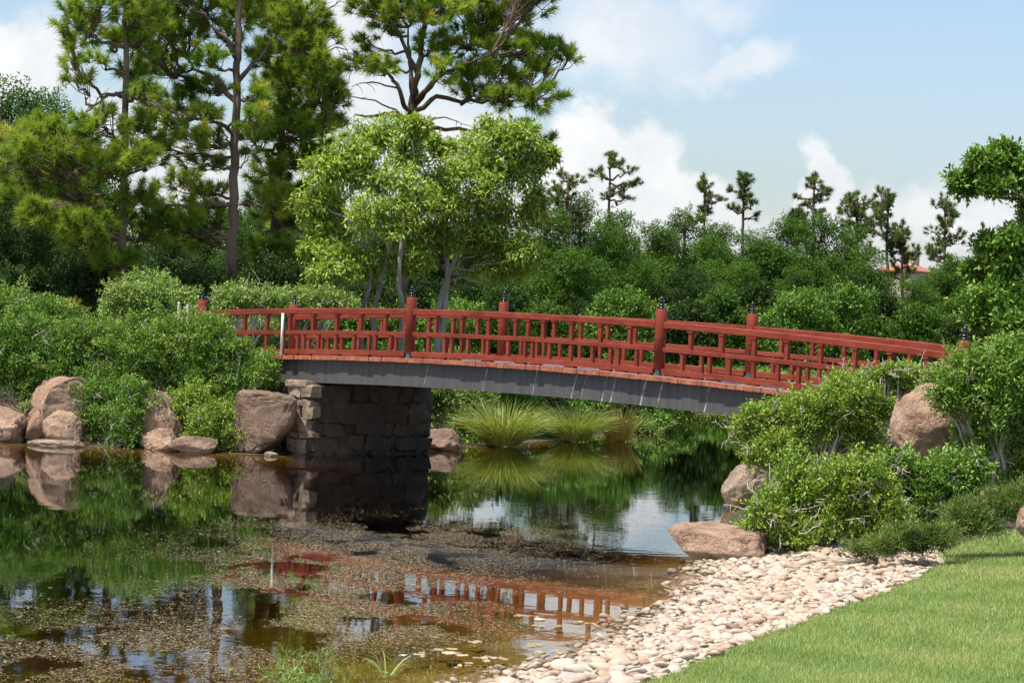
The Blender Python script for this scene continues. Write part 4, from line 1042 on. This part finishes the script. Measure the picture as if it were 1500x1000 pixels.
# dark trees behind the pines at left
LT = [(5, 116, 270, 190, 'forest', 'big rounded green tree top at the left picture edge'), (75, 140, 190, 195, 'forest', 'rounded green tree top just left of the slender pine'),
      (-15, 172, 110, 80, 'yellow', 'yellow green tree at the left picture edge'), (60, 300, 170, 76, 'dark', 'dark tree in shade under the slender pine'),
      (150, 320, 150, 74, 'dark', 'dark tree behind the trunk of the slender pine'), (245, 330, 150, 72, 'dark', 'dark tree between the slender pine and the thick trunk'),
      (330, 385, 110, 72, 'dark', 'low dark tree at the foot of the thick trunk'), (405, 300, 130, 73, 'dark', 'dark tree right of the thick trunk'), (470, 300, 120, 76, 'forest', 'green tree behind the left light green tree'),
      (560, 340, 140, 110, 'dark', 'dark tree seen between the grey trunks'), (650, 330, 130, 150, 'dark', 'dark tree behind the leaning pale trunk'), (720, 340, 130, 155, 'forest', 'green tree behind the right light green tree'),
      (295, 285, 120, 86, 'forest', 'mid green tree showing low between the pine trunks'), (385, 250, 110, 84, 'forest', 'taller green tree filling the gap right of the thick trunk'), (480, 215, 90, 86, 'forest', 'tallest green tree behind the left edge of the light green crown'),
      (110, 200, 120, 80, 'forest', 'green tree behind the middle of the slender pine'), (10, 230, 130, 74, 'dark', 'dark tree at the left picture edge below the yellow green one')]
for q, (x, top, wp, d, kd, lab) in enumerate(LT):
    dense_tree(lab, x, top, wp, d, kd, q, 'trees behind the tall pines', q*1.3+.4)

# distant pines above the tree line
def far_pine(label, x, top, bot, wpx, d, seed, shape):
    r = np.random.default_rng(seed); s_ = d/F; pads = []
    hgt = bot-top
    if shape == 'open':
        for q in range(13):
            t = q/12*r.uniform(.9, 1.1); yy = top+8+t*hgt*.62; ww = wpx*(.25+.75*math.sin(min(1, t*1.15)*math.pi*.8))
            sd_ = r.choice((-1, 1))*r.uniform(.05, .95)
            pads.append((x+sd_*ww*.5, yy+r.uniform(-3, 3), r.uniform(6, 13)*wpx/70, r.uniform(4, 8)*wpx/70))
        pads.append((x, top+6, 9*wpx/70, 7))
    elif shape == 'full':
        for q in range(22):
            t = (q+.5)/22; yy = top+6+t*hgt*.95; ww = wpx*(.2+.8*math.sin(min(1, .15+t*.95)*math.pi*.62))
            pads.append((x+r.uniform(-.5, .5)*ww, yy, r.uniform(9, 13)*wpx/70, r.uniform(8, 11)))
    else:
        for q in range(14):
            t = (q+.5)/14; yy = top+4+t*hgt; ww = wpx*(.15+.85*t)
            pads.append((x+r.uniform(-.5, .5)*ww, yy, wpx*.11, 13))
    kk = d/98
    return pine(label, [(x+r.uniform(-3, 3), bot+70), (x-1, bot), (x, (top+bot)/2), (x, top+4)], pads, d, seed, tuft_r=(.2 if shape != 'spiky' else .16)*kk, r0=.085*kk, group='distant pines above the tree line', mat='pinefar', tpa=22/kk**2, nn=60, k_=kk)
for a in (('distant pine with a broad flat crown at the left end of the row', 893, 222, 318, 84, 96, 701, 'open'), ('distant pine leaning left of the small crowned one', 1032, 258, 345, 56, 98, 702, 'open'),
          ('small crowned distant pine on a long bare trunk', 1089, 252, 335, 58, 98, 703, 'open'), ('lone distant pine standing clear in the middle of the row', 1192, 254, 330, 52, 97, 704, 'open'),
          ('thick distant pine just left of its taller neighbour', 1256, 282, 350, 58, 100, 705, 'full'), ('tall full distant pine above the hidden house', 1300, 276, 368, 56, 99, 706, 'full'),
          ('slim distant pine right of the hidden house', 1322, 330, 410, 44, 99, 707, 'full'), ('ragged distant pine near the right end of the row', 1384, 288, 396, 58, 97, 708, 'full'),
          ('spiky dark conifer beside the right edge tree', 1440, 332, 400, 34, 98, 709, 'spiky'), ('soft light pine top just right of the light green trees', 832, 250, 330, 60, 56, 710, 'full'), ('small pine top between the lone pine and the cloud', 1168, 306, 345, 30, 97, 711, 'full')):
    far_pine(*a[:5], a[5]*2.6, *a[6:])

# far woods closing the view behind the individual trees
def far_woods():
    r = np.random.default_rng(9); bl = []
    for q in range(70):
        x = -420 + q*38; top = 402 if 700 < x < 1270 else (475 if 1270 <= x < 1350 else (405 if x > 1200 else 330))
        d = 285+r.uniform(-6, 6)
        for yy in (top+18, top+60, top+100):
            bl.append((at(x+r.uniform(-12, 12), yy+r.uniform(-6, 6), d), np.array([2.5, 1.6, 2.5])*r.uniform(.8, 1.2)))
    V, T, t, cc = foliage(bl, .42, .5, .65, 1.3, 9, fill=.3, reach=.7)
    o = add('far_woods', mesh_data('far_woods', V, T, M['forest'], t)); o['kind'] = 'stuff'
    tag(o, 'dim mass of woods closing the view behind the tree line', 'woods')
far_woods()

# house glimpsed through the trees
HD = 272.0; hp = at(1312, 440, HD); hz = gz(hp[0], HD)
HS = tag(empty('house', (hp[0], HD, hz), -.55), 'beige house with a red tile roof glimpsed through the far trees', 'house')
zt = at(1316, 396, HD)[2]-hz; hs = 1.35
m, n, bb, _ = material('beige_render'); bb.inputs['Base Color'].default_value = (.62, .50, .38, 1); bb.inputs['Roughness'].default_value = .85
f_, _c = NOISE(n, geoco(n), 2, 4); n.links.new(RAMP(n, f_, [(.3, (.55, .44, .33)), (.7, (.66, .54, .42))]), bb.inputs['Base Color']); M['beige'] = m
m, n, bb, _ = material('red_roof_tiles'); wv_ = n.nodes.new('ShaderNodeTexWave'); wv_.inputs['Scale'].default_value = 2.2; n.links.new(objco(n), wv_.inputs[0])
n.links.new(RAMP(n, wv_.outputs[1], [(.2, (.36, .12, .08)), (.8, (.55, .22, .15))]), bb.inputs['Base Color']); bb.inputs['Roughness'].default_value = .8; M['tile'] = m
b = Buf(); b.box(-1.6*hs, 1.6*hs, 0, 3*hs, 0, zt); b.box(-.1, 1.2, 1.5, 3.2, zt, zt+2.6); b.build('wall', M['beige'], HS)
b = Buf(); e = .25
V0 = [(-1.6-e, -e, zt), (1.6+e, -e, zt), (1.6+e, 3+e, zt), (-1.6-e, 3+e, zt), (-.8, 1.5, zt+.75), (.8, 1.5, zt+.75), (-1.6-e, -e, zt-.12), (1.6+e, -e, zt-.12), (1.6+e, 3+e, zt-.12), (-1.6-e, 3+e, zt-.12)]
V = [(x_*hs, y_*hs, zt+(z_-zt)*hs*.8) for x_, y_, z_ in V0]
b.put(V, [[0, 1, 5, 4], [1, 2, 5], [2, 3, 4, 5], [3, 0, 4], [6, 7, 1, 0], [7, 8, 2, 1], [8, 9, 3, 2], [9, 6, 0, 3], [9, 8, 7, 6]])
b.build('roof', M['tile'], HS)
b = Buf(); b.box(-2.0, -.8, -.06, .02, zt-2.6, zt-.9); b.build('window', M['shoe'], HS)

# stakes among the flowering shrub
for lab, x, y0, y1 in (('pale wooden stake standing in the flowering shrub nearest the bridge post', 275, 448, 478), ('pale wooden stake standing deeper in the flowering shrub', 262, 444, 474)):
    p = at(x, y0, 52.6); q = at(x-1, y1+60, 52.6); b = Buf()
    b.tube([q-p, (q-p)*.5, (0, 0, 0), (0, 0, .03)], [.03, .03, .028, .016], 7); tag(b.build('stake', M['stake'], None, p), lab, 'stake')
# red blossom at far left
p = at(68, 446, 53.5); r = np.random.default_rng(4); n_ = 40
V, T = leaf_verts(np.zeros((n_, 3))+r.normal(size=(n_, 3))*.04, rdir(r, n_), rdir(r, n_), np.full(n_, .06), np.full(n_, .05))
rt = tag(empty('red_flower', p), 'single red flower above the yellow green mound', 'flower')
add('petals', mesh_data('petals', V, T, M['flower'], np.full(len(V), .5)), rt)
b = Buf(); b.tube([(0, 0, 0), (.02, 0, -.5), (0, 0, p[2]*-1+gz(p[0], p[1]))], [.008, .01, .012], 5); b.build('stem', M['twig'], rt)

# ------------------------------------------------------------------ cobbles
def cobbles():
    r = np.random.default_rng(21)
    kinds = []
    tints = np.clip(np.concatenate([r.normal(.55, .16, 18), [.05, .1, .16, .9, .95, .75]]), 0, 1)
    for q in range(24):
        a, b_ = r.uniform(.75, 1.2, 2)
        kinds.append((boulder_mesh('cobble', .5*a, .5*b_, 0.5*r.uniform(.34, .58), 800+q, M['cobble'], sub=2, cuts=5, amp=.14, rough=.4, tint=tints[q])))
    KV = []
    for me in kinds:
        v = np.zeros(len(me.vertices)*3, np.float32); me.vertices.foreach_get('co', v)
        fidx = np.array([p.vertices[:] for p in me.polygons]); KV.append((v.reshape(-1, 3), fidx))
    sp = .059
    X, Y = np.meshgrid(np.arange(-4, 8, sp), np.arange(14.5, 30, sp)); x = X.ravel()+r.uniform(-.4, .4, X.size)*sp; y = Y.ravel()+r.uniform(-.4, .4, X.size)*sp
    ds = sdist(x, y, SHORE); dl_ = sdist(x, y, LAWN)
    u = x*F/y; v_ = VH+(H-np.maximum(ground(x, y), 0))*F/y
    px_ = 750+u*CR-v_*SR; py_ = 500+u*SR+v_*CR
    edge = .18*wob(x*2.3, y*1.9)+.1*r.normal(size=x.size)
    kp = (ds > -.30+edge) & (dl_ > .0) & (ds < 5.5) & (px_ < 1480) & (px_ > 560) & (py_ < 1040) & ~((py_ < 803) | (px_ < 1060) & (py_ < 822))
    # thin out far below the waterline
    kp &= (ds > -.02) | (r.random(x.size) < .45)
    x, y = x[kp], y[kp]; n = len(x)
    s_ = np.clip(np.exp(r.normal(math.log(.074), .38, n)), .045, .22)
    big = r.random(n) < .015; s_[big] *= 1.5; s_ = np.minimum(s_, .24); s_ = np.where(ds[kp] < .15, np.minimum(s_, .12), s_)
    z = ground(x, y) + s_*.12 + r.uniform(-.005, .03, n)*(s_ > 0)
    kd = r.integers(0, 24, n); a = r.uniform(0, 6.28, n); tl = r.normal(size=(n, 2))*.22
    size = s_/y
    order = np.argsort(-size*((py_[kp] < 1000)+.01))
    G = 'larger cobbles of the pebble beach'; LB = 'rounded cream cobble lying in the pebble beach by the lawn'
    for j in order[:300]:
        o = bpy.data.objects.new('cobble', kinds[kd[j]]); COL.objects.link(o)
        o.location = (x[j], y[j], z[j]); o.rotation_euler = (tl[j, 0], tl[j, 1], a[j]); o.scale = (s_[j],)*3
        tag(o, LB, 'cobble', G)
    Vs, Ts, tt, off = [], [], [], 0
    for j in order[300:]:
        v, f_ = KV[kd[j]]
        ca, sa = math.cos(a[j]), math.sin(a[j])
        R = np.array([[ca, -sa, tl[j, 0]], [sa, ca, tl[j, 1]], [-tl[j, 0], -tl[j, 1], 1]])
        Vs.append((v*s_[j])@R.T+np.array([x[j], y[j], z[j]])); Ts.append(f_+off); off += len(v)
        tt.append(np.full(len(v), np.clip(tints[kd[j]]+.07*r.normal(), 0, 1)))
    o = add('pebbles', mesh_data('pebbles', np.concatenate(Vs), np.concatenate(Ts), M['cobble'], np.concatenate(tt), True))
    o['kind'] = 'stuff'; tag(o, 'bed of smaller cream and tan pebbles sloping into the water', 'pebbles')
    print('cobbles', n)
cobbles()

# ------------------------------------------------------------------ floating pond scum
def scum_mat():
    m, n, b, out = material('floating_pond_scum')
    col = RAMP(n, attr(n), [(0, (.055, .045, .018)), (.4, (.21, .155, .07)), (.7, (.33, .255, .135)), (1, (.56, .47, .30))])
    n.links.new(col, b.inputs['Base Color']); b.inputs['Roughness'].default_value = .7
    return m
M['scum'] = scum_mat()
def scum():
    r = np.random.default_rng(31)
    regions = [((560, 800), (260, 34), 11000, .9), ((700, 780), (140, 14), 2600, .9), ((420, 840), (140, 40), 5200, .8), ((600, 850), (230, 45), 9000, .85), ((300, 930), (340, 36), 5200, .8), ((180, 975), (300, 36), 4500, .8),
               ((520, 900), (160, 36), 4500, .8), ((880, 775), (110, 22), 1500, .6), ((960, 862), (70, 10), 420, .5), ((120, 900), (200, 30), 700, .5), ((720, 985), (120, 20), 500, .4), ((400, 770), (140, 14), 900, .5), ((950, 745), (90, 14), 500, .5), ((640, 925), (140, 20), 1200, .5)]
    P = []
    for (cx, cy), (rx, ry), n, c in regions:
        n = int(n*3.6)
        q = r.normal(size=(n, 2))*np.array([rx, ry])*.62; P.append(np.stack([cx+q[:, 0], cy+q[:, 1]], 1))
    P = np.concatenate(P); u, v = (P[:, 0]-750)*CR+(P[:, 1]-500)*SR, -(P[:, 0]-750)*SR+(P[:, 1]-500)*CR
    d = H*F/(v-VH); x = u*d/F; y = d
    nz = np.array([mnoise.fractal(Vector((a*1.1, b_*.55, 3.0)), .8, 2.0, 5) for a, b_ in zip(x, y)])
    kp = (nz > -.12+.25*r.random(len(x))-.15) & (sdist(x, y, SHORE) < -.1)
    x, y = x[kp], y[kp]; n = len(x)
    K = 5; s_ = np.exp(r.normal(math.log(.0055), .45, n)); a0 = r.uniform(0, 6.28, n)
    th = np.arange(K)*2*math.pi/K
    rad = s_[:, None]*r.uniform(.5, 1.3, (n, K))
    tx, ty = r.normal(size=(n, 1))*.14, r.normal(size=(n, 1))*.18
    dx, dy = rad*np.cos(th+a0[:, None])*1.0, rad*np.sin(th+a0[:, None])
    dz = np.abs(dx*tx+dy*ty)
    V = np.stack([x[:, None]+dx, y[:, None]+dy, .004+dz+r.uniform(0, .004, (n, 1))], 2).reshape(-1, 3)
    T = np.arange(n*K).reshape(n, K)
    t = np.repeat(np.clip(.52+.13*r.normal(size=n)+.1*nz[kp], 0, 1), K)
    # a few larger rafts near the shore
    V2, T2, t2 = [], [], []; off = len(V)
    for (px_, py_, wx, wy) in ((690, 962, 24, 5), (765, 903, 20, 4), (800, 918, 16, 3), (655, 955, 20, 4), (680, 975, 12, 4), (735, 968, 14, 4), (725, 985, 18, 3), (610, 960, 14, 3), (780, 945, 14, 2), (850, 912, 16, 2), (560, 985, 10, 2), (700, 940, 12, 3)):
        c = on(px_, py_); s0 = c[1]/F
        for q in range(5):
            cx, cy = c[0]+r.normal()*wx*s0*.6, c[1]+r.normal()*wy*s0*c[1]/H*.5
            k_ = 14; th = np.arange(k_)*2*math.pi/k_; rd = r.uniform(.5, 1.15, k_)
            ax, ay = wx*s0*.6*r.uniform(.4, 1), wy*s0*c[1]/H*.6*r.uniform(.4, 1)
            V2.append(np.stack([cx+ax*rd*np.cos(th), cy+ay*rd*np.sin(th), .003+.0018*q+.005*r.random(k_)], 1)); T2.append(np.arange(k_)[None]+off); off += k_; t2.append(np.full(k_, r.uniform(.5, 1)))
    V = np.concatenate([V]+V2); t = np.concatenate([t]+t2)
    o = add('floating_scum', mesh_data('floating_scum', V, [T]+T2, M['scum'], t)); o['kind'] = 'stuff'
    tag(o, 'tan specks of scum and algae floating in drifts on the pond', 'pond scum')
scum()
# green water weed near the bottom edge
wp = on(448, 990)
bl = [((wp[0]+dx_, wp[1]+dy_, -.03), (.09, .24, .025)) for dx_, dy_ in ((0, 0), (-.18, .4), (.15, -.2), (-.1, -.5), (.06, .6))]
V, T, t, _c = foliage(bl, .07, .18, .5, .14, 41, up=.05, gap=.1)
c0 = np.array([wp[0], wp[1], 0])
tag(add('water_weed', mesh_data('water_weed', V-c0, T, M['narrow'], t), None, c0), 'clump of green water weed at the surface near the bottom edge', 'water weed')
